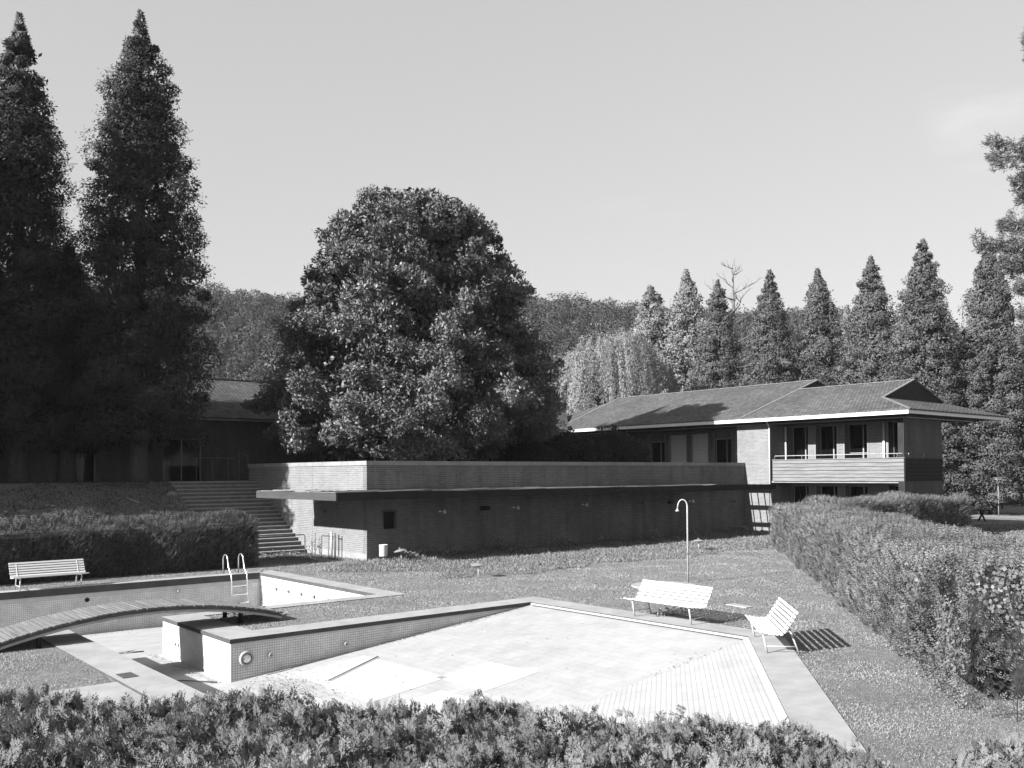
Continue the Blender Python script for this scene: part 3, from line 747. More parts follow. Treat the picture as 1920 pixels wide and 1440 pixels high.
mb = MB(); mb.tube([(18.95, 36.95, .02), (15.15, 37.05, .02)], .018, 8); mb.build('lower_rail', M['rust'], R1, True)
G1 = thing('gate_frame', 'thin rusty gate frame leaning against the sunlit brick wall', 'gate', (18.9, 35.4, 0))
mb = MB(); X = 18.95
mb.tube([(X, 36.0, -.05), (X, 36.0, 1.0), (X, 34.8, 1.02), (X, 34.8, -.05)], .014, 6)
mb.tube([(X, 35.45, -.05), (X, 35.45, .9), (X, 34.85, .93)], .016, 6); mb.build('frame', M['rust'], G1, True)
P1 = thing('pipe_pair', 'two upright dark pipes standing before the sunlit wall end', 'pipes', (18.9, 34.5, 0))
for y, r, h in ((34.55, .045, 1.1), (34.28, .035, 1.06)):
    mb = MB(); mb.tube([(18.95, y, -.05), (18.95, y, h)], r, 10); mb.build('pipe', M['galv'] if r > .04 else M['rust'], P1, True)
mb = MB(); mb.bar((18.95, 34.5, .95), (18.95, 34.3, .95), .03, .03); mb.build('clamp', M['rust'], P1)
R2 = thing('terrace_railing', 'dark iron railing on the terrace above the stairs', 'railing', (18.4, 43.6, TZ))
mb = MB()
for x in (16.9, 17.7, 18.5): mb.tube([(x, 44.3, TZ), (x, 44.3, TZ+1.15)], .02, 6)
mb.tube([(16.9, 44.3, TZ+1.15), (18.9, 44.3, TZ+1.15)], .02, 6); mb.build('rail', M['rust'], R2, True)
mb = MB(); mb.tube([(18.9, 43.9, TZ), (18.9, 43.9, TZ+1.45), (19.1, 43.9, TZ+1.4), (19.35, 43.9, TZ+1.2), (19.4, 43.9, TZ+.8)], .025, 8); mb.build('hoop', M['rust'], R2, True)

# ------------------------------------------------------------------ the house on the right
HX, HXB = 44.6, 46.4                    # pier / balcony plane, recessed wall plane
HO = thing('brick_house', 'two storey brick house with wide low roof and timber balcony on the right', 'house', (50, 30, 0))
ZT = 6.17
def pane_set(y0, y1, z0, z1, xf, parent, posts=2, panel=0, bars=False):
    """a glazed door set deep in its opening: frame posts, pane"""
    mb = MB(); d = .05
    mb.box(xf, xf+.07, y0+.002, y0+d, z0, z1); mb.box(xf, xf+.07, y1-d, y1-.002, z0, z1); mb.box(xf+.002, xf+.068, y0+d, y1-d, z1-d, z1-.002); mb.box(xf+.002, xf+.068, y0+d, y1-d, z0+.002, z0+.09)
    if posts > 1:
        ym = y0+(y1-y0)*.38; mb.box(xf+.002, xf+.068, ym-.035, ym+.035, z0+.09, z1-d)
    if bars:
        mb.box(xf+.004, xf+.06, y0+d, y1-d, z0+1.5, z0+1.54)
    f = mb.build('window', M['frame_grey'], parent)
    mb = MB(); mb.box(xf+.03, xf+.04, y0+d, y1-d, z0+.09, z1-d); mb.build('pane', M['glass'], f)
    return f
LO = [(29.18, 30.5), (27.39, 28.74), (25.6, 26.97), (23.1, 24.42)]
UP = [(39.8, 41.15, 5.55), (37.97, 39.40, 5.95), (36.24, 37.59, 5.95), (34.49, 35.82, 5.58)]
ops = [(a, b, 3.0, 6.12) for a, b in LO]+[(a, b, .05, 2.72) for a, b in LO]+[(a, b, 3.22, z) for a, b, z in UP]+[(42.0, 43.4, 3.22, 5.55), (44.2, 45.6, 3.22, 5.55)]
mb = MB(); holed(mb, 'X', HXB, HXB+.65, 22.98, 34.0, -.1, ZT, [o for o in ops if o[0] < 33]); mb.build('wall', M['brick_sunlit'], HO)
mb = MB(); holed(mb, 'X', HXB, HXB+.45, 34.0, 46.99, -.1, ZT, [o for o in ops if o[0] > 33]); mb.build('wall', M['brick'], HO)  # same wall in the darker brick, tree shade put into its colour
mb = MB(); mb.box(HX, HXB-.003, 30.6, 32.74, -.1, ZT); mb.build('brick_pier', M['brick_sunlit'], HO)
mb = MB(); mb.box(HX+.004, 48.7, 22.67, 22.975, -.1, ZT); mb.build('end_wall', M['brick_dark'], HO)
mb = MB(); mb.box(HX-.02, HX+.002, 22.69, 22.96, 4.2, ZT); mb.box(HX-.02, HX+.002, 22.69, 22.96, 0, 2.98); mb.build('dark_edge_strip', M['dark_wood'], HO)  # thin dark strip added so the end wall's sunward edge stays dark
mb = MB(); mb.box(51.2, 51.5, 25.4, 46.9, -.1, ZT); mb.box(48.4, 51.198, 25.4, 25.7, -.1, ZT); mb.build('wall', M['brick'], HO)
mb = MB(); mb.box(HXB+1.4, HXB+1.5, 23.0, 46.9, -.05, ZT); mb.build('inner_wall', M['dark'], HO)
for k, (a, b) in enumerate(LO):
    pane_set(a, b, 3.0, 6.12, HXB+.5, HO, 2, bars=(k == 2)); pane_set(a, b, .05, 2.72, HXB+.5, HO, 2, bars=(k == 2))
for a, b, z in (UP[0], UP[3]): pane_set(a, b, 3.22, z, HXB+.2, HO, 2)
for a, b, z in UP[1:3]:
    mb = MB(); zz = 3.24; k = 0
    while zz < z-.05:
        mb.obox((HXB+.1, (a+b)/2, zz+.055), (.012, 0, .004), (0, (b-a)/2-.03, 0), (-.006, 0, .05)); zz += .115
    f = mb.build('shutter', M['shutter'], HO)
    mb = MB(); mb.box(HXB-.02, HXB+.12, a+.002, a+.03, 3.22, z); mb.box(HXB-.02, HXB+.12, b-.03, b-.002, 3.22, z); mb.build('shutter_rail', M['frame_grey'], f)
for a, b, z in (UP[0], UP[3]):
    mb = MB(); mb.box(HXB-.015, HXB+.1, a-.03, a+.002, 3.22, 6.0); mb.box(HXB-.015, HXB+.1, b-.002, b+.03, 3.22, 6.0); mb.box(HXB-.015, HXB+.1, a+.002, b-.002, z, z+.04); mb.build('door_frame', M['frame_grey'], HO)
mb = MB()
for y in (29.18, 28.74, 27.39, 26.97, 25.6, 24.5): mb.box(HXB-.01, HXB+.02, y-.018, y+.018, 3.0, 6.1); mb.box(HXB-.01, HXB+.02, y-.018, y+.018, 0, 2.75)
mb.build('opening_trim', M['frame_grey'], HO)
mb = MB(); mb.tube([(HXB-.28, 30.48, 3.0), (HXB-.28, 30.48, 6.1)], .055, 10); mb.tube([(HXB-.1, 24.62, 3.0), (HXB-.1, 24.62, 6.1)], .055, 10); mb.build('post', M['white'], HO, True)
mb = MB(); mb.box(HX+.05, HXB-.002, 23.0, 30.597, 2.9, 2.985); mb.build('balcony_floor', M['concrete'], HO)
# balcony front: weathered boards
BA = MB(); rs = random.Random(4)
for k in range(6):
    z0 = 2.99+k*.195; BA.box(HX-.035-rs.uniform(0, .012), HX+.02, 22.66, 30.33, z0+.004, z0+.172)
bal = BA.build('balcony', M['board'], HO)
mb = MB(); mb.box(HX-.005, HX+.018, 22.67, 30.32, 2.99, 4.158); mb.build('shadow_backing', M['dark_wood'], bal)  # dark sheet in the gaps, painting the shadow lines between boards
mb = MB()
for k in range(6):
    z0 = 2.99+k*.195; mb.box(HX+.021, 48.66, 22.62, 22.668, z0+.004, z0+.178)
mb.build('balcony_side', M['dark_wood'], bal)
mb = MB(); mb.box(HX-.05, HX+.04, 22.61, 30.34, 4.162, 4.2); mb.build('cap_rail', M['wood'], bal)
mb = MB(); z = 4.4; x = HX-.02
mb.tube([(x, 30.22, 4.2), (x-.03, 30.15, z), (x-.03, 22.75, z), (x+.3, 22.66, z)], .02, 6)
for y in (28.5, 26.5, 24.9, 23.05): mb.tube([(x+.02, y, 4.2), (x+.03, y-.04, 4.32), (x-.03, y, z)], .012, 5)
for xx in (45.0, 46.6): mb.tube([(xx, 22.68, 4.2), (xx+.06, 22.66, 4.3), (xx, 22.62, 4.42)], .016, 5)
mb.build('handrail', M['galv'], bal, True)
mb = MB(); mb.tube([(HX-.06, 30.5, 2.7), (HX-.06, 30.5, 6.05), (HX-.3, 30.5, 6.32)], .045, 8); mb.build('downpipe', M['white'], HO, True)
# pierced brick screen below the balcony
mb = MB(); hl = []
for r in range(13):
    for c in range(8):
        u = 44.78+c*.2+(.1 if r % 2 else 0); zz = .35+r*.17
        if u+.09 < 46.35: hl.append((u, u+.085, zz, zz+.1))
holed(mb, 'Y', 30.42, 30.58, 44.62, 46.39, 0, 2.7, hl); mb.build('pierced_screen', M['brick'], HO)
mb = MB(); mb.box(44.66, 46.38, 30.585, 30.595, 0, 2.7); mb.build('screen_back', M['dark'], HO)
# eaves
EX, EY = 43.85, 22.0
mb = MB(); mb.box(EX+.05, 55.5, EY+.05, 48.0, 6.42, 6.45); mb.build('soffit', M['soffit'], HO)
mb = MB(); mb.box(EX-.06, EX+.045, EY, 48.0, 6.34, 6.57); mb.box(EX+.046, 55.6, EY, EY+.045, 6.36, 6.57); mb.build('gutter', M['white'], HO)
mb = MB(); mb.box(HX-.04, HX+.12, 22.5, 47.0, 6.22, 6.418); mb.box(HX+.121, 52.6, 22.5, 22.66, 6.22, 6.418); mb.build('wall_plate', M['soffit'], HO)
mb = MB(); mb.box(HX-.065, HX-.041, 22.48, 47.0, 6.19, 6.235); mb.box(HX-.04, 52.0, 22.475, 22.498, 6.19, 6.235); mb.build('wall_trim', M['frame_grey'], HO)
mb = MB(); mb.box(HX-.03, HXB+.45, 22.68, 47.0, 6.172, 6.21); mb.build('ceiling', M['soffit'], HO)
# roof
mslope = .335
def rz(x): return 6.6+mslope*(x-43.8)
XS, XN, YG, YN = 49.7, 51.8, 24.62, 31.85
zb = rz(46.27)
RF = MB()
def slab(pts, d=.07):
    RF.face(pts); RF.face([(x, y, z-d) for x, y, z in reversed(pts)])
    for i in range(len(pts)):
        a, b = pts[i], pts[(i+1) % len(pts)]; RF.face([a, (a[0], a[1], a[2]-d), (b[0], b[1], b[2]-d), b])
e0 = rz(43.78)
slab([(43.78, 21.93, e0), (46.27, YG, zb), (XS, YG, rz(XS)), (XS, YN, rz(XS)), (XN, YN, rz(XN)), (XN, 49.0, rz(XN)), (43.78, 47.6, e0)])
slab([(43.78, 21.93, e0), (55.62, 21.93, e0), (53.13, YG, zb), (46.27, YG, zb)])
slab([(55.62, 21.93, e0), (55.62, YN, e0), (XS, YN, rz(XS)), (XS, YG, rz(XS)), (53.13, YG, zb)])
slab([(XN, YN, rz(XN)), (56.5, YN, 7.6), (56.5, 49, 7.6), (XN, 49, rz(XN))])
slab([(43.78, 47.6, e0), (XN, 49.0, rz(XN)), (56.5, 56, e0), (46, 56, e0)])
roof = RF.build('roof', M['roof'], HO)
mb = MB()
mb.face([(46.3, YG+.03, zb-.02), (53.1, YG+.03, zb-.02), (XS, YG+.03, rz(XS)-.03)])
mb.build('gable', M['soffit'], roof); mb = MB()
mb.face([(XS+.0, YN+.03, rz(XS)-.05), (XN, YN+.03, rz(XN)-.03), (XN, YN+.03, 8.0)]); mb.face([(XN, YN+.03, 8.0), (XN, YN+.03, rz(XN)-.03), (56.4, YN+.03, 7.55), (56.4, YN+.03, 6.8), (XN, YN+.03, 7.0)])
mb.build('gable', M['soffit'], roof)
mb = MB()
for a, b in (((46.27, YG, zb+.02), (XS, YG, rz(XS)+.02)), ((53.13, YG, zb+.02), (XS, YG, rz(XS)+.02)), ((XS, YG, rz(XS)+.02), (XS, YN, rz(XS)+.02)), ((XN, YN, rz(XN)+.02), (XN, 49, rz(XN)+.02)),
             ((43.8, 21.95, e0+.02), (46.27, YG, zb+.02)), ((43.82, 31.95, e0+.01), (XS-.1, YN, rz(XS-.1)+.01)), ((XS, YN, rz(XS)+.02), (XN, YN, rz(XN)+.02)), ((43.8, 47.6, e0+.01), (XN, 49, rz(XN)+.01))):
    mb.bar(a, b, .16, .04)
mb.build('ridge_tiles', plain('ridge_cap', .13, .9, .3, 4), roof)

# ------------------------------------------------------------------ the long building behind the terrace
LW = thing('long_building', 'long low brick building with a deep eave behind the terrace trees', 'building', (20, 48, TZ))
ops = [(x, x+1.15, TZ+.02, TZ+2.3) for x in (32.2, 33.9, 35.6, 37.3, 39.0, 40.7, 42.4)]+[(11.8, 13.0, TZ+.02, TZ+2.2), (16.2, 18.2, TZ+.02, TZ+2.2), (6, 7.5, TZ+.02, TZ+2.2)]
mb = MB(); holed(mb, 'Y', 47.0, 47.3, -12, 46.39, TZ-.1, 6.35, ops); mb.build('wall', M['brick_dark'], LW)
for a, b, p, q in ops:
    mb = MB()
    mb.box(a+.002, a+.05, 47.12, 47.18, p, q); mb.box(b-.05, b-.002, 47.12, 47.18, p, q); mb.box(a+.05, b-.05, 47.122, 47.178, q-.06, q-.002); mb.box((a+b)/2-.02, (a+b)/2+.02, 47.124, 47.176, p, q-.06)
    f = mb.build('window', M['frame_grey'], LW); mb = MB(); mb.box(a+.05, b-.05, 47.148, 47.155, p, q-.06); mb.build('pane', M['glass'], f)
mb = MB(); mb.box(-12, 44, 46.36, 46.41, 6.36, 6.54); mb.build('gutter', M['frame_grey'], LW)
mb = MB(); mb.box(-12, 44.5, 46.42, 47.0, 6.36, 6.39); mb.build('soffit', M['soffit'], LW)
RF = MB()
slab([(-12, 46.3, 6.52), (43.9, 46.3, 6.52), (48.5, 51.5, 8.42), (41, 51.5, 9.05), (-12, 51.5, 9.05)])
slab([(-12, 51.5, 9.05), (41, 51.5, 9.05), (48.5, 51.5, 8.42), (48.5, 56.7, 6.5), (-12, 56.7, 6.5)])
rf = RF.build('roof', M['roof'], LW)
mb = MB(); mb.bar((-12, 51.5, 9.07), (41, 51.5, 9.07), .22, .07); mb.build('ridge_tiles', M['concrete'], rf)

# picnic table in the shade far right
PT = thing('picnic_table', 'dark timber table in the shade past the end of the far hedge', 'table', (66.0, 27.9, 0))
ax = Vector((.767, -.641, 0)); ay = Vector((.641, .767, 0)); c = Vector((65.4, 28.6, 0))
mb = MB()
for k in range(5): mb.obox(c+ay*(-.32+.16*k)+Vector((0, 0, .76)), ax*1.3, ay*.075, (0, 0, .025))
mb.build('top', M['dark_wood'], PT)
for s in (-.85, .85):
    mb = MB(); mb.bar(c+ax*s+ay*-.5, c+ax*s+ay*.25+Vector((0, 0, .73)), .09, .09); mb.bar(c+ax*s*1.02+ay*.5, c+ax*s*1.02+ay*-.25+Vector((0, 0, .73)), .09, .09); mb.build('trestle', M['dark_wood'], PT)

# ------------------------------------------------------------------ trees
def conifer_profile(top=.1, base=3.2, low=.9): return [(0, base*low), (.1, base), (.4, base*.93), (.65, base*.76), (.78, base*.58), (.89, base*.36), (.95, base*.19), (1, top)]
rng = np.random.default_rng(11)
def big_conifer(label, loc, zt, base, n, seed, amp=.36, low=4.9, mat='conifer', per=360, size=.66, leaf=.14, name='tall_conifer', group='tall dark conifers on the left bank'):
    r = np.random.default_rng(seed)
    prof = conifer_profile(.1, base)
    V, t = pad_tree(r, low-loc[2]+.3, zt-loc[2]-.2, prof, n, size, per, leaf, .34, amp, 110, .025, .45, -.35, .6)
    lm = limb_paths(r, low-loc[2], zt-loc[2], prof, 40)
    return tree_obj(name, label, 'conifer', loc, V, t, mat, zt-loc[2]-1, .42, lm, group)
big_conifer('tall dark conifer nearest the stairs, its pointed top the highest on the left', (13.9, 43.5, TZ), 25.0, 2.95, 340, 1)
big_conifer('tall dark conifer cut by the left edge of the photo', (9.3, 45.8, TZ), 24.3, 2.45, 300, 2)
big_conifer('shorter dark conifer squeezed between the two tall ones on the left', (11.6, 46.6, TZ), 14.4, 2.0, 150, 3)
big_conifer('dark conifer just outside the left edge shading the bank', (3.0, 42.9, TZ), 25, 2.6, 260, 4, low=4.2, per=240, size=.8, leaf=.2)
big_conifer('dark conifer outside the left edge behind the nearest one', (2.2, 46.9, TZ), 25, 3.3, 260, 8, low=4.2, per=240, size=.85, leaf=.2)
big_conifer('dark conifer farthest outside the left edge', (-6.0, 45.8, TZ), 25, 3.4, 260, 6, low=4.2, per=200, size=.9, leaf=.2)

# the broad glossy tree on the terrace
def magnolia():
    r = np.random.default_rng(42); loc = np.array([26.25, 38.95, TZ])
    zs = np.array([4.35, 4.9, 5.6, 6.9, 8.5, 10.5, 12.1, 13.7, 15.0, 16.4, 17.3, 18.1])-TZ
    RL = np.array([3.5, 6.2, 7.1, 7.7, 7.2, 6.6, 5.8, 5.4, 4.7, 4.1, 2.7, .3]); RR = np.array([2.6, 5.8, 7.4, 8.4, 8.5, 7.7, 6.9, 6.0, 5.5, 4.4, 2.5, .3])
    aL = math.atan2(.641, -.767)           # azimuth of "picture left"
    nbg = 185; zz = np.linspace(zs[0]+.2, zs[-1]-.3, 300); cw = np.cumsum(np.interp(zz, zs, RL)+np.interp(zz, zs, RR)+.5); cw /= cw[-1]
    z = np.interp((np.arange(nbg)+.5)/nbg, cw, zz)+r.normal(0, .2, nbg); aa = np.arange(nbg)*2.39996+r.normal(0, .3, nbg)
    ex = np.array([(aL, 16.4), (aL+.15, 15.4), (aL-.1, 13.6), (aL, 10.7), (aL+.1, 7.0), (aL+3.1, 16.0), (aL+3.2, 12.6), (aL+3.1, 8.6), (aL-.2, 5.8), (aL+2.9, 16.9), (aL+3.0, 10.6), (aL+.1, 12.0)])
    z = np.r_[z, ex[:, 1]-TZ]; aa = np.r_[aa, ex[:, 0]]
    mixv = .5+.5*np.cos(aa-aL); R = np.interp(z, zs, RL)*mixv+np.interp(z, zs, RR)*(1-mixv); R = R*1.03*(1-np.where(z > 5, .34, .15)*np.clip(-np.sin(aa-.2), 0, 1)**2)*np.r_[r.uniform(.87, 1.05, nbg), r.uniform(1.02, 1.10, len(ex))]
    gs = r.uniform(.75, 1.15, len(z))*np.clip(R/3, .4, 1)*np.r_[np.ones(nbg), np.full(len(ex), .9)]          # size of the bough's leaf mass
    cen = np.stack([(R-gs)*np.cos(aa), (R-gs)*np.sin(aa), z], 1); out_ = np.stack([np.cos(aa), np.sin(aa), np.full(len(z), .25)], 1)
    k = 15; off = unit(r.normal(size=(len(z), k, 3)))*r.uniform(.3, 1.18, (len(z), k, 1))*np.array([1, 1, .6])
    tips = (cen[:, None]+off*gs[:, None, None]+out_[:, None]*gs[:, None, None]*r.uniform(-.3, .35, (len(z), k, 1))).reshape(-1, 3)
    prs = np.repeat(gs, k)*r.uniform(.18, .42, len(tips)); bt = np.repeat(r.uniform(.75, 1.2, len(z)), k)
    V1, t1 = puffs(r, tips, np.stack([prs, prs, prs*.8], 1), 115, .165, .44, .05, .9, .16, .6, 1.0); t1[:, 0] *= np.repeat(bt, 115); 
    tipx = cen; pr = gs; tip_ends = tips
    C2 = np.concatenate([tipx*np.array([.68, .68, 1]), tipx*np.array([.35, .35, 1])]); p2 = np.concatenate([pr, pr])*1.05; V2, t2 = puffs(r, C2, np.stack([p2, p2, p2*.8], 1), 130, .26, .5, 0, .8)
    V = np.concatenate([V1, V2]); tn = np.concatenate([t1, t2]); nb = len(cen)
    t = thing('evergreen_tree', 'broad dense evergreen tree with glossy leaves standing on the terrace', 'tree', tuple(loc))
    npmesh('crown', V+loc, quadidx(V), M['magnolia'], t, tn, mix=.42)
    mb = MB(); b = loc
    mb.tube([b-np.array([0, 0, .2]), b+np.array([-.1, 0, 2]), b+np.array([0, .1, 6]), b+np.array([.05, 0, 11]), b+np.array([0, 0, 14.3])], [.42, .34, .26, .15, .03], 12)
    for i in range(0, nb):
        e = tipx[i]; hz = max(1.0, e[2]-np.hypot(e[0], e[1])*.45); mb.tube([b+np.array([0, 0, hz]), b+np.array([e[0]*.5, e[1]*.5, e[2]-.9]), b+e*np.array([.97, .97, 1])], [.1, .06, .015], 5)
    mb.build('trunk', M['bark'], t, True)
magnolia()

# round dark bushes behind the parapet
for i, (x, y, zt, R, lab) in enumerate(((33.4, 38.6, 5.35, 1.9, 'dark round bush behind the parapet, lowest and leftmost of three'), (36.3, 38.2, 5.95, 2.2, 'dark round bush behind the parapet, middle of three'), (39.3, 37.6, 6.05, 2.2, 'dark round bush behind the parapet nearest the shuttered windows'))):
    r = np.random.default_rng(60+i)
    V, t = pad_tree(r, .1, zt-TZ-.2, [(0, R*.95), (.3, R*1.05), (.6, R*.95), (.85, R*.6), (1, .2)], 120, .5, 170, .13, .4, .1, 20, .15, .6)
    tree_obj('round_bush', lab, 'bush', (x, y, TZ), V, t, 'bush', zt-TZ-.7, .12, (), 'round bushes on the terrace')

# row of conifers behind the house: three grown, the rest copied
FR = []
for s in range(3):
    r = np.random.default_rng(70+s)
    V, t = pad_tree(r, 1.2, 21.9, [(0, 3.1), (.15, 3.6), (.4, 3.0), (.6, 2.4), (.76, 1.75), (.88, 1.1), (.95, .6), (1, .1)], 400, .66, 200, .2, .4, .28, 90, .025, .45, -.3, .62)
    FR.append((V, t, limb_paths(r, 1.5, 22, [(0, 2.8), (.6, 2), (1, .1)], 25)))
row = [(71.6, 54.6, .985, 0, 'row conifer behind the house with the bare tree rising behind it'), (71.8, 48.9, .985, 1, 'row conifer behind the house, second from the left, above the small gablet'),
       (74.7, 45.8, .985, 2, 'row conifer behind the house, third from the left, over the roof ridge'), (74.6, 40.6, .99, 0, 'row conifer behind the house, fourth from the left, left of the gable peak'),
       (73.2, 35.3, 1.0, 1, 'tallest row conifer, right behind the gable peak of the house'), (76.5, 31.6, .98, 2, 'row conifer beside the tall path lamp'), (78, 25.5, .96, 0, 'row conifer at the right edge of the photo'),
       (80.5, 38.0, .72, 1, 'shorter conifer filling the gap behind the row')]
protos = {}
for i, (x, y, s, k, lab) in enumerate(row):
    if k not in protos:
        V, t, lm = FR[k]; o = tree_obj('row_conifer', lab, 'conifer', (x, y, 0), V, t, 'conifer_far', 21, .33, lm, 'row of conifers behind the house'); protos[k] = o
    else:
        o = copy_tree(protos[k]); o.location = (x, y, 0)
    o.rotation_euler = (0, 0, i*1.7); o.scale = (s*(1+.06*math.sin(i*5)), s, s); tag(o, lab, 'conifer', 'row of conifers behind the house')

def w_at(px, d):
    x = (px-960)/1717.5*d; return math.cos(YAW)*x+math.sin(YAW)*d, -math.sin(YAW)*x+math.cos(YAW)*d
# weeping pale tree
def willow(x, y, H, R, seed):
    r = np.random.default_rng(seed); n = 900
    a = r.uniform(0, 2*PI, n); q = np.sqrt(r.uniform(0.02, 1, n)); top = H*(.55+.45*np.sqrt(1-q**2*.9))+r.normal(0, .35, n)
    ca_ = r.uniform(0, 2*PI, 46); cq_ = np.sqrt(r.uniform(.03, .95, 46)); ci = r.integers(0, 46, n); bx = np.cos(ca_[ci])*cq_[ci]*R+r.normal(0, .75, n); by = np.sin(ca_[ci])*cq_[ci]*R+r.normal(0, .75, n)
    a = np.arctan2(by, bx); q = np.clip(np.hypot(bx, by)/R, .02, 1.08); lt = r.uniform(.85, 1.15, 46)[ci]; top = H*(.5+.5*np.sqrt(np.clip(1-q**2*.86, 0, 1)))-np.hypot(bx-np.cos(ca_[ci])*cq_[ci]*R, by-np.sin(ca_[ci])*cq_[ci]*R)**2*.35+r.normal(0, .2, n)
    base = np.stack([bx, by, top], 1); m = 85
    s = r.uniform(0, 1, (n, m)); ln = r.uniform(.2, .75, n)*H*.55
    P = base[:, None]+np.stack([np.cos(a)[:, None]*np.sqrt(s)*.9, np.sin(a)[:, None]*np.sqrt(s)*.9, -s*ln[:, None]], -1)+r.normal(0, .07, (n, m, 3)); P = P.reshape(-1, 3); P[:, 2] = np.maximum(P[:, 2], .4)
    D = np.tile(np.array([0, 0, -.8]), (len(P), 1))+r.normal(0, .55, P.shape); L = r.uniform(.14, .3, len(P))
    V = leaves(P, D, L, L*.26, r); t = np.column_stack([np.repeat(lt*r.uniform(.92, 1.08, n), m)*r.uniform(.8, 1.2, len(P)), np.repeat(np.stack([np.cos(a)*q, np.sin(a)*q, .5*np.ones(n)], 1)+r.normal(0, .3, (n, 3)), m, 0)])
    lm = [[(0, 0, H*.25), (math.cos(b)*R*.35, math.sin(b)*R*.35, H*.7), (math.cos(b)*R*.7, math.sin(b)*R*.7, H*.82)] for b in r.uniform(0, 6.28, 12)]
    tree_obj('weeping_tree', 'pale weeping tree right of the broad evergreen, beyond the roof', 'tree', (x, y, 0), V, t, 'willow', H*.75, .35, lm, lr=.12)
x, y = w_at(1150, 82); willow(x, y, 16.6, 5.4, 5)
def broadleaf(name, label, px, d, zt, R, mat, seed, n=700, per=40, prof=None, leaf=.4, group=None, low=1.5, size=1.1):
    x, y = w_at(px, d); r = np.random.default_rng(seed)
    prof = prof or [(0, R*.7), (.25, R), (.5, R), (.75, R*.75), (.92, R*.4), (1, .2)]
    V, t = pad_tree(r, low, zt-.2, prof, max(40, n//3), size*.75, 190, leaf*.62, .5, .3, 50, .06, .5, .05, .75)
    return tree_obj(name, label, 'tree', (x, y, 0), V, t, mat, zt*.85, .3, limb_paths(r, low, zt, prof, 25, .4), group)
broadleaf('leafy_tree', 'pale tall tree with a narrow leading shoot behind the weeping tree', 1222, 98, 23.3, 4.2, 'pale_leaf', 31, prof=[(0, 4), (.3, 4.8), (.55, 4.2), (.75, 3.0), (.86, 1.7), (1, .5)])
broadleaf('leafy_tree', 'pale taller tree left of the bare tree', 1290, 96, 24.6, 4.2, 'pale_leaf', 32, prof=[(0, 4), (.3, 4.4), (.6, 3.6), (.78, 2.7), (.88, 1.4), (1, .3)])
broadleaf('leafy_tree', 'pale hazy tree between two row conifers over the long roof', 1592, 112, 23.6, 4.0, 'pale_leaf', 33, 500)
broadleaf('leafy_tree', 'pale hazy tree between the two tallest row conifers', 1690, 112, 23.8, 4.0, 'pale_leaf', 34, 500)
broadleaf('leafy_tree', 'dark leafy tree filling the gap under the pale trees', 1330, 90, 13.5, 4.5, 'conifer_far', 35, 600)
for k, (px, zt) in enumerate(((1250, 9.6), (1282, 9.8))): broadleaf('low_shrub', ('low domed shrub peeping over the roof ridge, left one', 'low domed shrub peeping over the roof ridge, right one')[k], px, 70, zt, 1.5, 'pale_leaf', 36+k, 160, 36, leaf=.25, size=.6, group='domed shrubs behind the roof')
# bare tree
def bare_tree(px, d, H):
    x, y = w_at(px, d); r = random.Random(9); mb = MB(); b = Vector((x, y, 0))
    def grow(p, dr, L, rad_, lev):
        pts = [p]; q = p; dd = dr.copy()
        for k in range(4):
            dd = (dd+Vector((r.uniform(-.22, .22), r.uniform(-.22, .22), r.uniform(-.05, .16)))).normalized(); q = q+dd*L/4; pts.append(q)
        mb.tube(pts, [rad_, rad_*.8, rad_*.6, rad_*.42, rad_*.25], 5)
        if lev < 3:
            for k in range(4 if lev else 0):
                j = r.randint(1, 4); a = r.uniform(0, 6.28); nd = (dd+Vector((math.cos(a), math.sin(a), .25))*.9).normalized(); grow(pts[j], nd, L*r.uniform(.4, .62), rad_*.4, lev+1)
    mb.tube([b, b+Vector((0, 0, H*.5)), b+Vector((.15, 0, H*.8)), b+Vector((0, 0, H))], [.34, .22, .12, .03], 8)
    for k in range(15):
        z = H*(.62+.36*k/14); a = k*2.4; grow(b+Vector((0, 0, z)), Vector((math.cos(a), math.sin(a), .35)).normalized(), 3.6*(1-.75*k/14)+.5, .11*(1-.6*k/14)+.02, 1)
    t = thing('bare_tree', 'leafless tree with thin branches against the sky behind the row conifers', 'tree', (x, y, 0)); mb.build('trunk', M['twig'], t, True)
bare_tree(1378, 95, 25.2)

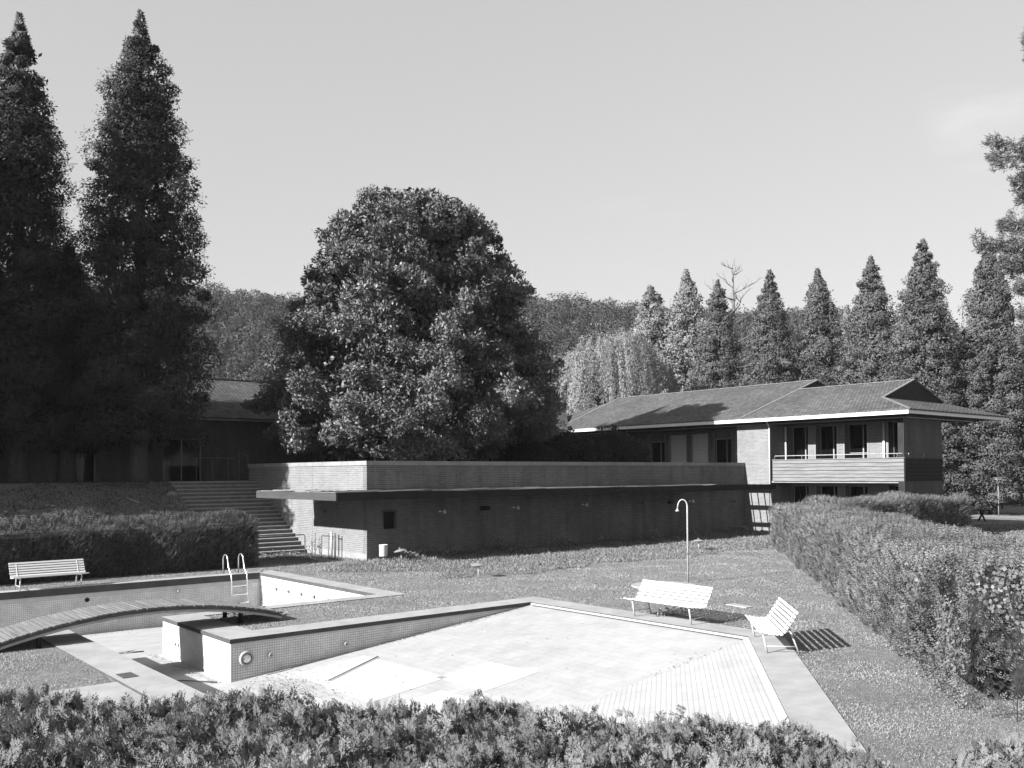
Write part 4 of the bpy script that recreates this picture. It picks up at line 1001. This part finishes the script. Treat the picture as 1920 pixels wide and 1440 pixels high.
# big pine whose limbs reach in from the right edge
def pine():
    x, y = w_at(2045, 46); r = np.random.default_rng(77); loc = np.array([x, y, 0.]); H = 30
    left = np.array([-.767, .641, 0]); mbt = MB(); Vs = []; Ts = []
    mbt.tube([loc, loc+[0, 0, 10], loc+[.1, 0, 20], loc+[0, 0, H]], [.45, .36, .22, .05], 12)
    limbs = [(19.9, 4.9, .06), (18.3, 3.6, -.02), (17.6, 3.4, -.04), (15.8, 4.4, .05), (14.8, 5.6, .1), (14.0, 4.4, .0), (12.6, 3.6, 0), (11.4, 3.5, -.05), (10.2, 3.4, -.05), (25.3, 2.9, .12), (27, 1.9, .1), (23.6, 1.8, .1)]
    for z, ln, rise in limbs:
        for da in (0, .5, -.5, 1.4, 2.4, 3.4, 4.4):
            l2 = ln*(1 if da == 0 else .86); ca, sa = math.cos(da), math.sin(da); d = np.array([left[0]*ca-left[1]*sa, left[0]*sa+left[1]*ca, 0])
            zz = z+(0 if da == 0 else r.uniform(-.5, .5)); p0 = loc+[0, 0, zz-.5]; p1 = loc+d*l2*.5+[0, 0, zz]; p2 = loc+d*l2+[0, 0, zz+rise*l2]
            mbt.tube([p0, p1, p2], [.1, .06, .015], 5)
            n = int(20*l2); f = r.uniform(.3, 1, n); C = loc+d*(l2*f)[:, None]+np.array([0, 0, 1.])*(zz+rise*l2*(f-.5)*2*.5)[:, None]
            side = np.array([-d[1], d[0], 0]); C = C+side*(r.normal(0, .6, n)*(1.2-f))[:, None]+np.array([0, 0, 1])*r.normal(0, .24, n)[:, None]
            k = 24; P = np.repeat(C, k, 0)+r.normal(0, .07, (n*k, 3)); D = np.tile(d*.6+[0, 0, .15], (n*k, 1))+r.normal(0, .6, (n*k, 3)); L = r.uniform(.14, .3, n*k)
            Vs.append(leaves(P, D, L, L*.13+.01, r)); Ts.append(np.repeat(r.uniform(.7, 1.3, n), k))
    t = thing('pine_tree', 'tall pine at the right edge with flat limbs reaching into the sky', 'pine', tuple(loc))
    V = np.concatenate(Vs); npmesh('crown', V, quadidx(V), M['needle'], t, np.concatenate(Ts)); mbt.build('trunk', M['bark'], t, True)
pine()

# undergrowth behind the row, one mass nobody could count
def belt():
    r = np.random.default_rng(88); n = 1500; px = r.uniform(1000, 2300, n); d = r.uniform(92, 118, n); x = (px-960)/1717.5*d
    X = math.cos(YAW)*x+math.sin(YAW)*d; Y = -math.sin(YAW)*x+math.cos(YAW)*d; z = r.uniform(.3, 7.5, n)
    k = 40; C = np.stack([X, Y, z], 1); P = np.repeat(C, k, 0)+r.normal(0, .75, (n*k, 3)); D = r.normal(size=(n*k, 3)); L = r.uniform(.5, .9, n*k)
    V = leaves(P, D, L, L*.6, r); tag(npmesh('undergrowth', V, quadidx(V), M['conifer_far'], None, np.repeat(r.uniform(.6, 1.1, n), k)), 'dark undergrowth below and behind the row of conifers', 'undergrowth', kind='stuff')
belt()

# ------------------------------------------------------------------ wooded hill
CR = [(-400, 80), (-142, 76), (-93, 73), (33, 66.5), (126, 64.5), (150, 61), (196, 48), (260, 36), (420, 28)]
def hillz(r_, d):
    c = np.interp(r_, [a for a, b in CR], [b for a, b in CR]); t = np.clip((d-170)/(395-170), 0, 1)
    return c*(t*t*(3-2*t)*.6+t*.4)+2.2*np.sin(r_*.035+d*.02)*t
def rd2w(r_, d): return math.cos(YAW)*r_+math.sin(YAW)*d, -math.sin(YAW)*r_+math.cos(YAW)*d
nr, nd_ = 90, 30; gr, gd = np.meshgrid(np.linspace(-480, 480, nr), np.linspace(165, 520, nd_)); gz = hillz(gr, gd)-.5; X, Y = rd2w(gr, gd)
V = np.stack([X, Y, gz], -1).reshape(-1, 3); idx = np.arange(nr*nd_).reshape(nd_, nr); F = np.stack([idx[:-1, :-1], idx[:-1, 1:], idx[1:, 1:], idx[1:, :-1]], -1).reshape(-1, 4)
struct(npmesh('hill', V, F, M['earth'], smooth=True), 'wooded hill behind the buildings', 'hill')
def forest():
    r = np.random.default_rng(99); st = 5.6; a_, b_ = np.meshgrid(np.arange(-190, 215, st), np.arange(215, 404, st)); a_[1::2] += st/2; rr_ = a_.ravel()+r.uniform(-1.9, 1.9, a_.size); d = b_.ravel()+r.uniform(-1.9, 1.9, a_.size); n = len(d)
    z = hillz(rr_, d); X, Y = rd2w(rr_, d); R = r.uniform(1.7, 4.0, n); k = 280; hh = r.uniform(2.5, 7.0, n)+R*.3
    V, t = puffs(r, np.stack([X, Y, z+hh], 1), np.stack([R, R, R*r.uniform(.9, 1.35, n)], 1), k, .62, .85, 0, .3, .45, .12, .2, .04)
    tag(npmesh('hill_forest', V, quadidx(V), M['forest'], None, t, mix=.95), 'dense mixed woodland covering the hill', 'forest', kind='stuff')
forest()

# ------------------------------------------------------------------ hedges
def hedge(name, label, A, ang, length, width, hfun, dens, L, npair, mat, seed, back=.35, rough=.05, wl=.26, ends=True, back_h=None, spread=.85, corner=.3, holes=False):
    """clipped hedge: A is the base of its left (lit) face at the start, width goes to the right of the direction"""
    r = np.random.default_rng(seed); u = np.array([math.cos(ang), math.sin(ang), 0]); nl = np.array([-u[1], u[0], 0]); A = np.array([A[0], A[1], 0.])
    up_ = np.array([0, 0, 1.]); Ps = []; Ns = []
    def wob(s, q): return rough*(np.sin(s*1.9+q*2.3)+np.sin(s*4.7-q*3.1+1.3)*.6+np.sin(s*.7+q)*.9)
    def prof(s, q, h, hb):                  # q along front, top, back in metres
        c = corner; P = np.zeros((len(q), 2)); N = np.zeros((len(q), 2))
        f1 = h-c; arc = c*PI/2; f2 = width-2*c
        a = q < f1; P[a] = np.stack([np.zeros(a.sum()), q[a]], 1); N[a] = (-1, 0)
        b = (q >= f1) & (q < f1+arc); th = (q-f1)/c; P[b] = np.stack([c-c*np.cos(th[b]), (h-c)[b]+c*np.sin(th[b])], 1); N[b] = np.stack([-np.cos(th[b]), np.sin(th[b])], 1)
        m = (q >= f1+arc) & (q < f1+arc+f2); x = q-f1-arc; P[m] = np.stack([c+x[m], (h+(hb-h)*x/f2)[m]], 1); N[m] = (0, 1)
        e = (q >= f1+arc+f2) & (q < f1+2*arc+f2); th = (q-f1-arc-f2)/c; P[e] = np.stack([width-c+c*np.sin(th[e]), (hb-c)[e]+c*np.cos(th[e])], 1); N[e] = np.stack([np.sin(th[e]), np.cos(th[e])], 1)
        z = q >= f1+2*arc+f2; P[z] = np.stack([np.full(z.sum(), width), np.maximum(.02, (hb-c-(q-f1-2*arc-f2))[z])], 1); N[z] = (1, 0)
        return P, N
    per = 2*1.9+width; n = int(dens(np.array([length*.5]))[0]*length*per*1.3)
    s = r.uniform(0, length, n*3); dm = dens(np.linspace(0, length, 50)).max(); keep = r.uniform(0, dm, n*3) < dens(s); s = s[keep]; s = s[:int(np.mean(dens(np.linspace(0, length, 50)))*length*per)]
    h = hfun(s); hb = h+(back_h or 0); tot = h+hb+width-4*corner+PI*corner; q = r.uniform(0, 1, len(s))*tot
    kb = (q < h+width) | (r.uniform(0, 1, len(s)) < back); s, h, hb, q = s[kb], h[kb], hb[kb], q[kb]
    P2, N2 = prof(s, q, h, hb); off = wob(s, q)+r.normal(0, .03, len(s))
    Ps.append(A+u*s[:, None]-nl*P2[:, :1]+up_*P2[:, 1:]+(-nl*N2[:, :1]+up_*N2[:, 1:])*off[:, None]); Ns.append(-nl*N2[:, :1]+up_*N2[:, 1:])
    if ends:
        for ss, sg in ((0, -1), (length, 1)):
            hh = float(hfun(np.array([ss]))[0]); m = int(dens(np.array([float(ss)]))[0]*hh*width); x = r.uniform(.08, width-.08, m); z = r.uniform(.02, hh-.05, m)
            bulge = .32*np.sin(PI*x/width)*np.sqrt(np.clip(1-(z/hh)**4, 0, 1)); Ps.append(A+u*ss+u*sg*(bulge+r.normal(0, .03, m))[:, None]-nl*x[:, None]+up_*z[:, None]); Ns.append(np.tile(u*sg, (m, 1)))
    P = np.concatenate(Ps); N = np.concatenate(Ns); P[:, 2] = np.maximum(P[:, 2], .01)
    if holes:
        sA = (P-A)@u; dp = (A-P)@nl; gap = (sA < 4.2) & (np.sin(P[:, 2]*3.1+sA*2.3+dp)+np.sin(sA*4.1-P[:, 2]*2.2+dp*2.7+1) > .55) & (P[:, 2] < 1.85) & (P[:, 2] > .35) & (r.uniform(0, 1, len(P)) < .85); P, N = P[~gap], N[~gap]
    D = unit(N*.75+np.array([0, 0, .7])+r.normal(0, .28, P.shape)+np.array([.18, -.1, .1])); LL = L*r.uniform(.65, 1.35, len(P))
    P = P-D*(LL*.5)[:, None]; P[:, 2] = np.maximum(P[:, 2], .0)
    tn = r.uniform(.5, 1.5, len(P))*(1+.22*np.sin(P[:, 0]*2.1+P[:, 2]*3)*np.sin(P[:, 1]*1.7+P[:, 2]))
    V, t = fronds(P, D, LL, npair, r, tone=tn, wl=wl, spread=spread, lf=.34)
    T = thing(name, label, 'hedge', tuple(A)); lumpy = N+r.normal(0, .35, N.shape)+np.array([0, 0, .15]); t = np.column_stack([t, np.tile(lumpy, (len(t)//len(P), 1))])
    npmesh('foliage', V, quadidx(V), M[mat], T, t, mix=.5)
    mb = MB(); k = max(2, int(length/1.5))
    for i in range(k):
        s0, s1 = length*i/k, length*(i+1)/k; s0 += (.95 if holes and i == 0 else 0); hh = float(hfun(np.array([s0, s1])).min())-.12-corner*.35
        c = A+u*(s0+s1)/2-nl*width/2; mb.obox(c+up_*hh/2, u*((s1-s0)/2+.001*i), nl*(width/2-.1-corner*.3-(.35 if holes and s0 < 4 else 0)), up_*hh/2)
    mb.build('branches', M['core'], T)  # solid core boxes, dark in place of inner shade
    return T
a_r = math.atan2(26.3-5.9, 38.4-13.5)
hedge('clipped_hedge', 'long sunlit clipped hedge running down the right side of the lawn', (13.55, 5.95), a_r, 32.3, 2.7, lambda s: 2.12-.006*s+.05*np.sin(s*.9), lambda s: np.where(s < 3.2, 430, 760-17*s), .12, 3, 'hedge_lit', 101, rough=.045, holes=True)
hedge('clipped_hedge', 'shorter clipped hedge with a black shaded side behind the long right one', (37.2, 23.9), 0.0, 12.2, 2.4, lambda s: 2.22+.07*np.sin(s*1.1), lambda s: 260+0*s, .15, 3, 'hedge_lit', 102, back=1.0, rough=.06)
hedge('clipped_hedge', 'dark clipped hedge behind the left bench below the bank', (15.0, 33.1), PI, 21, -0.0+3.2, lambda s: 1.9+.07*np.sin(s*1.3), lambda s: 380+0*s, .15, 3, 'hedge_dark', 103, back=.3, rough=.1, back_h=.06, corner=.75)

# near hedge at the photographer's feet
def near_hedge():
    r = np.random.default_rng(110)
    def top(x): return np.interp(x, [-4, -1.5, 0, 1.0, 1.6, 1.86, 2.0, 2.1, 2.2, 2.36, 3.4], [2.29, 2.26, 2.21, 2.15, 2.09, 2.0, 1.84, 1.58, 1.66, 2.03, 2.1])
    back = lambda x: np.interp(x, [-4, 0, 2, 3.5], [5.25, 5.15, 5.0, 4.9])
    n = 38000; x = r.uniform(-3.4, 3.5, n); f = r.uniform(0, 1, n); d = 3.2+(back(x)-3.2)*f
    z = top(x)-.16*np.clip((f-.8)/.2, 0, 1)**2+.03*np.sin(x*5+d*3)+.025*np.sin(x*11-d*7)+r.normal(0, .035, n)-r.uniform(0, 1, n)**3*.15
    # the far face, which drops to the ground
    m = 3500; x2 = r.uniform(-3.4, 3.5, m); z2 = r.uniform(.05, 1, m)**.7*top(x2); d2 = back(x2)+.06*np.sin(x2*6+z2*5)+r.normal(0, .05, m)
    x = np.concatenate([x, x2]); d = np.concatenate([d, d2]); z = np.concatenate([z, z2]); face = np.r_[np.zeros(n), np.ones(m)]
    X, Y = rd2w(x, d); P = np.stack([X, Y, z], 1); fwd = np.array([math.sin(YAW), math.cos(YAW), 0])
    D = np.array([-.1, 0, .85])*(1-.55*face)[:, None]+fwd*(face*.75)[:, None]+r.normal(0, .38, P.shape); D = unit(D); D[:, 2] = np.abs(D[:, 2])
    L = r.uniform(.052, .112, len(P)); lead = r.uniform(0, 1, len(P)) > .985; L[lead] *= 1.4
    P = P-D*(L*.55)[:, None]
    tn = r.uniform(.7, 1.25, len(P))*(1+.2*np.sin(x*3.1+d*2)*np.sin(d*4.3-x))
    vis = (d > 3.55)&(np.abs(x) < .6*d+.3); V1, t1 = cfronds(P[vis], D[vis], L[vis], r, tn[vis], 6, 2); V2, t2 = fronds(P[~vis], D[~vis], L[~vis], 5, r, tone=tn[~vis], wl=.2, spread=.72, lf=.3)
    n1_, n2_ = vis.sum(), (~vis).sum(); ND = D*.55+np.array([-.35, 0, .35])+r.normal(0, .3, D.shape); t = np.column_stack([np.concatenate([t1, t2]), np.concatenate([np.tile(ND[vis], (len(t1)//n1_, 1)), np.tile(ND[~vis], (len(t2)//n2_, 1))])]); V = np.concatenate([V1, V2])
    T = thing('cypress_hedge', 'feathery cypress hedge across the foreground with a notch at its right end', 'hedge', tuple(rd2w(0, 4.2))+(0,))
    npmesh('foliage', V, quadidx(V), M['hedge_near'], T, t, mix=.35)
    mb = MB()
    for k in range(14):
        xa = -3.4+k*.5; hh = float(min(top(xa), top(xa+.5)))-.3; a0 = rd2w(xa+.25, 4.15); rx = np.array([math.cos(YAW), -math.sin(YAW), 0])
        mb.obox((a0[0], a0[1], hh/2), rx*(.251+.0005*k), fwd*(.8-.001*(k % 2)), (0, 0, hh/2))
    mb.build('branches', M['core'], T)  # solid boxes below the sprays, coloured dark as inner shade
near_hedge()

# broad-leaved vine over the near end of the right hedge
def vine():
    r = np.random.default_rng(120); u = np.array([math.cos(a_r), math.sin(a_r), 0]); nl = np.array([-u[1], u[0], 0]); A = np.array([13.55, 5.95, 0]); out = []; N_ = []
    n = 1500; s = r.uniform(0, 1, n)**1.5*3.6; z = r.uniform(.1, 2.1, n); P1 = A+u*s[:, None]+nl*r.uniform(.06, .2, (n, 1))+np.array([0, 0, 1])*z[:, None]; N1 = np.tile(nl, (n, 1))
    m = 2600; x = r.uniform(0, 2.7, m); z = r.uniform(.05, 2.15, m); P2 = A-u*(.12+.36*np.sin(PI*x/2.7)+r.uniform(0, .14, m))[:, None]-nl*x[:, None]+np.array([0, 0, 1])*z[:, None]; N2 = np.tile(-u, (m, 1))
    P = np.concatenate([P1, P2]); N = np.concatenate([N1, N2]); cl = np.sin(P[:, 0]*3.1+P[:, 2]*2.2)+np.sin(P[:, 1]*2.7-P[:, 2]*3.3); k = cl > .35; P, N = P[k], N[k]
    D = unit(np.cross(N, r.normal(size=P.shape))*.9+N*.35+np.array([0, 0, -.25])); L = r.uniform(.04, .085, len(P)); S = unit(np.cross(D, N+r.normal(0, .35, N.shape)))
    V = leaves(P, D, L, L*.85, r, S); t = r.uniform(.7, 1.3, len(P))
    T = thing('climbing_vine', 'broad leaved vine scrambling over the near end of the right hedge', 'vine', tuple(A)); npmesh('leaves', V, quadidx(V), M['vine'], T, t)
    mb = MB()
    for i in range(7):
        x = r.uniform(0, 2.6); p = A-u*(.1+.36*math.sin(PI*x/2.7))-nl*x; pts = [p+np.array([0, 0, .0])]
        for j in range(5): pts.append(pts[-1]+np.array([0, 0, .38])+nl*r.normal(0, .12)-u*r.normal(0, .05))
        mb.tube(pts, .008, 5)
    mb.build('stems', M['core'], T)
vine()

# ------------------------------------------------------------------ grass
def grass():
    r = np.random.default_rng(130); n = 1500000
    d = 8.5+(60-8.5)*r.uniform(0, 1, n)**1.5; x = r.uniform(-.62, .62, n)*d; X, Y = rd2w(x, d)
    ok = ~in_poly(X+r.normal(0, .03, n), Y+r.normal(0, .03, n), POOL_OUT)
    ok &= ~((X < 15.4) & (Y > 36.2)); ok &= ~((X > 15.0) & (X < 19.4) & (Y > 37.3)); ok &= ~((X > 19.2) & (X < 44.7) & (Y > 32.2)); ok &= ~((X > 44.5) & (Y > 22.6) & (X < 53))
    ok &= ~((X < 4.9) & (Y > 13.5) & (Y < 16.35)); ok &= ~(((X-21.75)**2+(Y-18.75)**2) < 1.02); ok &= ~((X < 14.4) & (Y > 33.2) & (Y < 36.3))
    X, Y, d = X[ok], Y[ok], d[ok]
    roughm = ((Y > 24.6+.4*np.sin(X*.8)+.25*np.sin(X*2.3)) & (X > 17.5+1.5*np.sin(Y))) | ((Y-5.9)*.774-(X-13.5)*.633 < -2.2)
    tall = (Y > 29.8) & (X > 20)
    pn = np.sin(X*1.7+Y*.9)*np.sin(Y*1.3-X*.6)+.5*np.sin(X*4.1)*np.sin(Y*3.7)
    keep = r.uniform(0, 1, len(X)) < np.where(roughm, .85, .62+.22*pn); X, Y, d, roughm, tall, pn = X[keep], Y[keep], d[keep], roughm[keep], tall[keep], pn[keep]
    N = len(X); P = np.stack([X, Y, np.full(N, -.004)], 1)
    L = np.where(roughm, r.uniform(.05, .15, N), r.uniform(.018, .045, N))*np.where(tall, 1.5, 1.0)*(1+.3*pn)
    D = np.stack([r.normal(0, .65, N), r.normal(0, .65, N), r.uniform(.25, 1, N)], 1)
    W = np.clip(.0006*d, .006, .03)*r.uniform(.7, 1.4, N)
    V = leaves(P, D, L, W, r); t = np.column_stack([r.uniform(.6, 1.2, N)*(1+.12*pn)*np.where(roughm, .75, 1), r.normal(0, .35, N)-.15, r.normal(0, .35, N), np.ones(N)])
    tag(npmesh('grass', V, quadidx(V), M['grass'], None, t, mix=.45), 'short grass blades and clippings covering the lawn', 'grass', kind='stuff')
    # thin growth on the shaded bank
    n = 26000; X = r.uniform(-4, 15.0, n); Y = r.uniform(36.4, 43.6, n); tt = np.clip((Y-SL0)/(SL1-SL0), 0, 1); Z = 3.2*(tt*tt*(3-2*tt)*.35+tt*.65)-.02
    V = leaves(np.stack([X, Y, Z], 1), np.stack([r.normal(0, .6, n), r.normal(0, .6, n), r.uniform(.2, 1, n)], 1), r.uniform(.06, .22, n), r.uniform(.012, .03, n), r)
    tag(npmesh('bank_growth', V, quadidx(V), M['bush'], None, r.uniform(.8, 2.2, n)), 'thin ivy and grass on the shaded bank', 'ground cover', kind='stuff')
grass()

# ------------------------------------------------------------------ weeds, litter, sticks, stone
def weed(label, x, y, R, H, n, seed, leaf=.1):
    r = np.random.default_rng(seed); a = r.uniform(0, 6.28, n); q = r.uniform(0, 1, n)**.6; P = np.stack([x+R*q*np.cos(a)*1.3, y-abs(R)*.5*q*np.abs(np.sin(a)), H*(1-q**2*.8)*r.uniform(.25, 1, n)], 1)
    D = np.stack([np.cos(a)*.6+r.normal(0, .4, n), np.sin(a)*.6-.3+r.normal(0, .4, n), r.uniform(-.3, .4, n)], 1); L = leaf*r.uniform(.6, 1.4, n)
    V = leaves(P, D, L, L*.65, r); T = thing('weed_plant', label, 'weed', (x, y, 0), 'weeds along the foot of the wall'); npmesh('leaves', V, quadidx(V), M['weed'], T, r.uniform(.6, 1.3, n))
    mb = MB()
    for i in range(0, n, 9): mb.tube([(x+(P[i, 0]-x)*.2, y-.05, 0), tuple(P[i])], .006, 4)
    mb.build('stems', M['twig'], T)
for i, (lab, x, y, R, H, n) in enumerate((('big leafy weed beside the waste bin', 21.4, 31.95, 1.0, .42, 260), ('leafy weed under the dark vent in the brick wall', 25.6, 31.9, .75, .75, 190), ('dark low weed between the bin and the vent', 23.6, 31.95, .8, .4, 160),
        ('low leafy weed right of the second white wall lamp', 29.3, 31.9, .8, .5, 170), ('small weed below the third white wall lamp', 32.3, 31.9, .5, .45, 80), ('leafy weed below the dull fourth wall lamp', 35.7, 31.9, .7, .7, 140),
        ('leafy weed below the pale lamp by the shower hook', 38.6, 31.9, .7, .6, 130), ('dark weed at the far end of the brick wall', 43.2, 31.9, .9, .6, 150), ('trailing weed growing on the lowest stair', 17.3, 37.2, 1.4, .25, 150), ('thin weed climbing the lit wall by the gate frame', 18.95, 36.3, .35, .9, 60),
        ('small weed rooted under the footbridge', 9.5, 21.4, .5, .5, 60), ('small weed growing behind the shower bench', 17.45, 14.9, .45, .3, 70))):
    weed(lab, x, y-(.25 if y > 31.5 and x > 19.5 else 0), R, H, int(n*1.3), 200+i, .13 if x > 19.5 else .07)
def litter():
    r = np.random.default_rng(140); n = 1500; a = r.normal(0, 1, (n, 2)); X = 8.5+a[:, 0]*.32+a[:, 1]*.1; Y = 17.1+a[:, 1]*.8-(X-8.7)*.5
    X2 = r.uniform(8, 16, 160); Y2 = r.uniform(12, 18.6, 160); X3 = r.uniform(5.8, 13.8, 500); Y3 = 30.75-np.abs(r.normal(0, .35, 500)); X4 = 7.75-np.abs(r.normal(0, .1, 300)); Y4 = r.uniform(18.9, 23, 300)
    X5 = r.uniform(11, 16.1, 380); Y5 = 18.72-np.abs(r.normal(0, .05, 380)); s6 = r.uniform(0, 1, 150); X6 = 13.3+2.2*s6+r.normal(0, .06, 150); Y6 = 11.73+.05*s6+r.normal(0, .07, 150)
    X = np.r_[X, X2, X3, X4, X5, X6]; Y = np.r_[Y, Y2, Y3, Y4, Y5, Y6]; k = (Y < 30.9) & ~((X > 7.85) & (Y > 18.78) & (Y < 23.05)) & (X > 5.75); X, Y = X[k], Y[k]
    Z = np.array([fz(x, y) for x, y in zip(X, Y)])+.012; n = len(X); D = np.stack([r.normal(0, 1, n), r.normal(0, 1, n), r.uniform(-.1, .25, n)], 1); L = r.uniform(.015, .06, n)
    V = leaves(np.stack([X, Y, Z], 1), D, L, L*.3, r); tag(npmesh('leaf_litter', V, quadidx(V), M['litter'], None, r.uniform(.5, 1.8, n)), 'dry leaves and needles gathered on the pool floor', 'leaf litter', kind='stuff')
litter()
def stick(label, pts, rr_, m='rust'):
    mb = MB(); mb.tube(pts, rr_, 6); tag(mb.build('stick', M[m], None, True), label, 'stick', 'sticks lying about')
stick('thin straight bar lying on the shallow pool floor', [(9.25, 17.0, fz(9.25, 17)+.03), (10.9, 17.75, fz(10.9, 17)+.03)], .013)
stick('forked twig on the deep pool floor beyond the bridge', [(6.9, 24.2, -.96), (7.3, 24.0, -.94), (7.75, 24.3, -.95), (7.3, 24.0, -.94), (7.8, 23.95, -.96)], .018)
stick('thin twig lying in the shaded pool channel', [(6.6, 19.9, -.88), (7.2, 19.6, -.87), (7.7, 19.0, -.88)], .014)
stick('bleached curved branch lying on the shaded bank', [(12.2, 42.2, 2.85), (12.6, 41.8, 2.7), (12.75, 41.4, 2.52), (13.1, 40.9, 2.33)], .03, 'galv')
mb = MB(); rs = random.Random(2)
mb.lathe([(.02, .18), (.14, .16), (.24, .08), (.26, 0), (.2, -.08)], 12, (14.75, 41.6, 2.6)); tag(mb.build('stone', M['coping'], None, True), 'pale stone on the bank beside the stairs', 'stone')

# ------------------------------------------------------------------ air
mb = MB(); mb.box(-130, 560, -130, 560, -3.2, 100)
hz_ = mb.build('haze', bpy.data.materials.new('haze')); hm = hz_.data.materials[0]; hm.use_nodes = True; ht = hm.node_tree; ht.nodes.clear()
hv = ht.nodes.new('ShaderNodeVolumePrincipled'); hv.inputs['Color'].default_value = g3(.95); hv.inputs['Density'].default_value = .0001; hv.inputs['Anisotropy'].default_value = .0
ho = ht.nodes.new('ShaderNodeOutputMaterial'); ht.links.new(hv.outputs[0], ho.inputs['Volume']); tag(hz_, 'thin summer haze in the air', 'haze', kind='stuff')
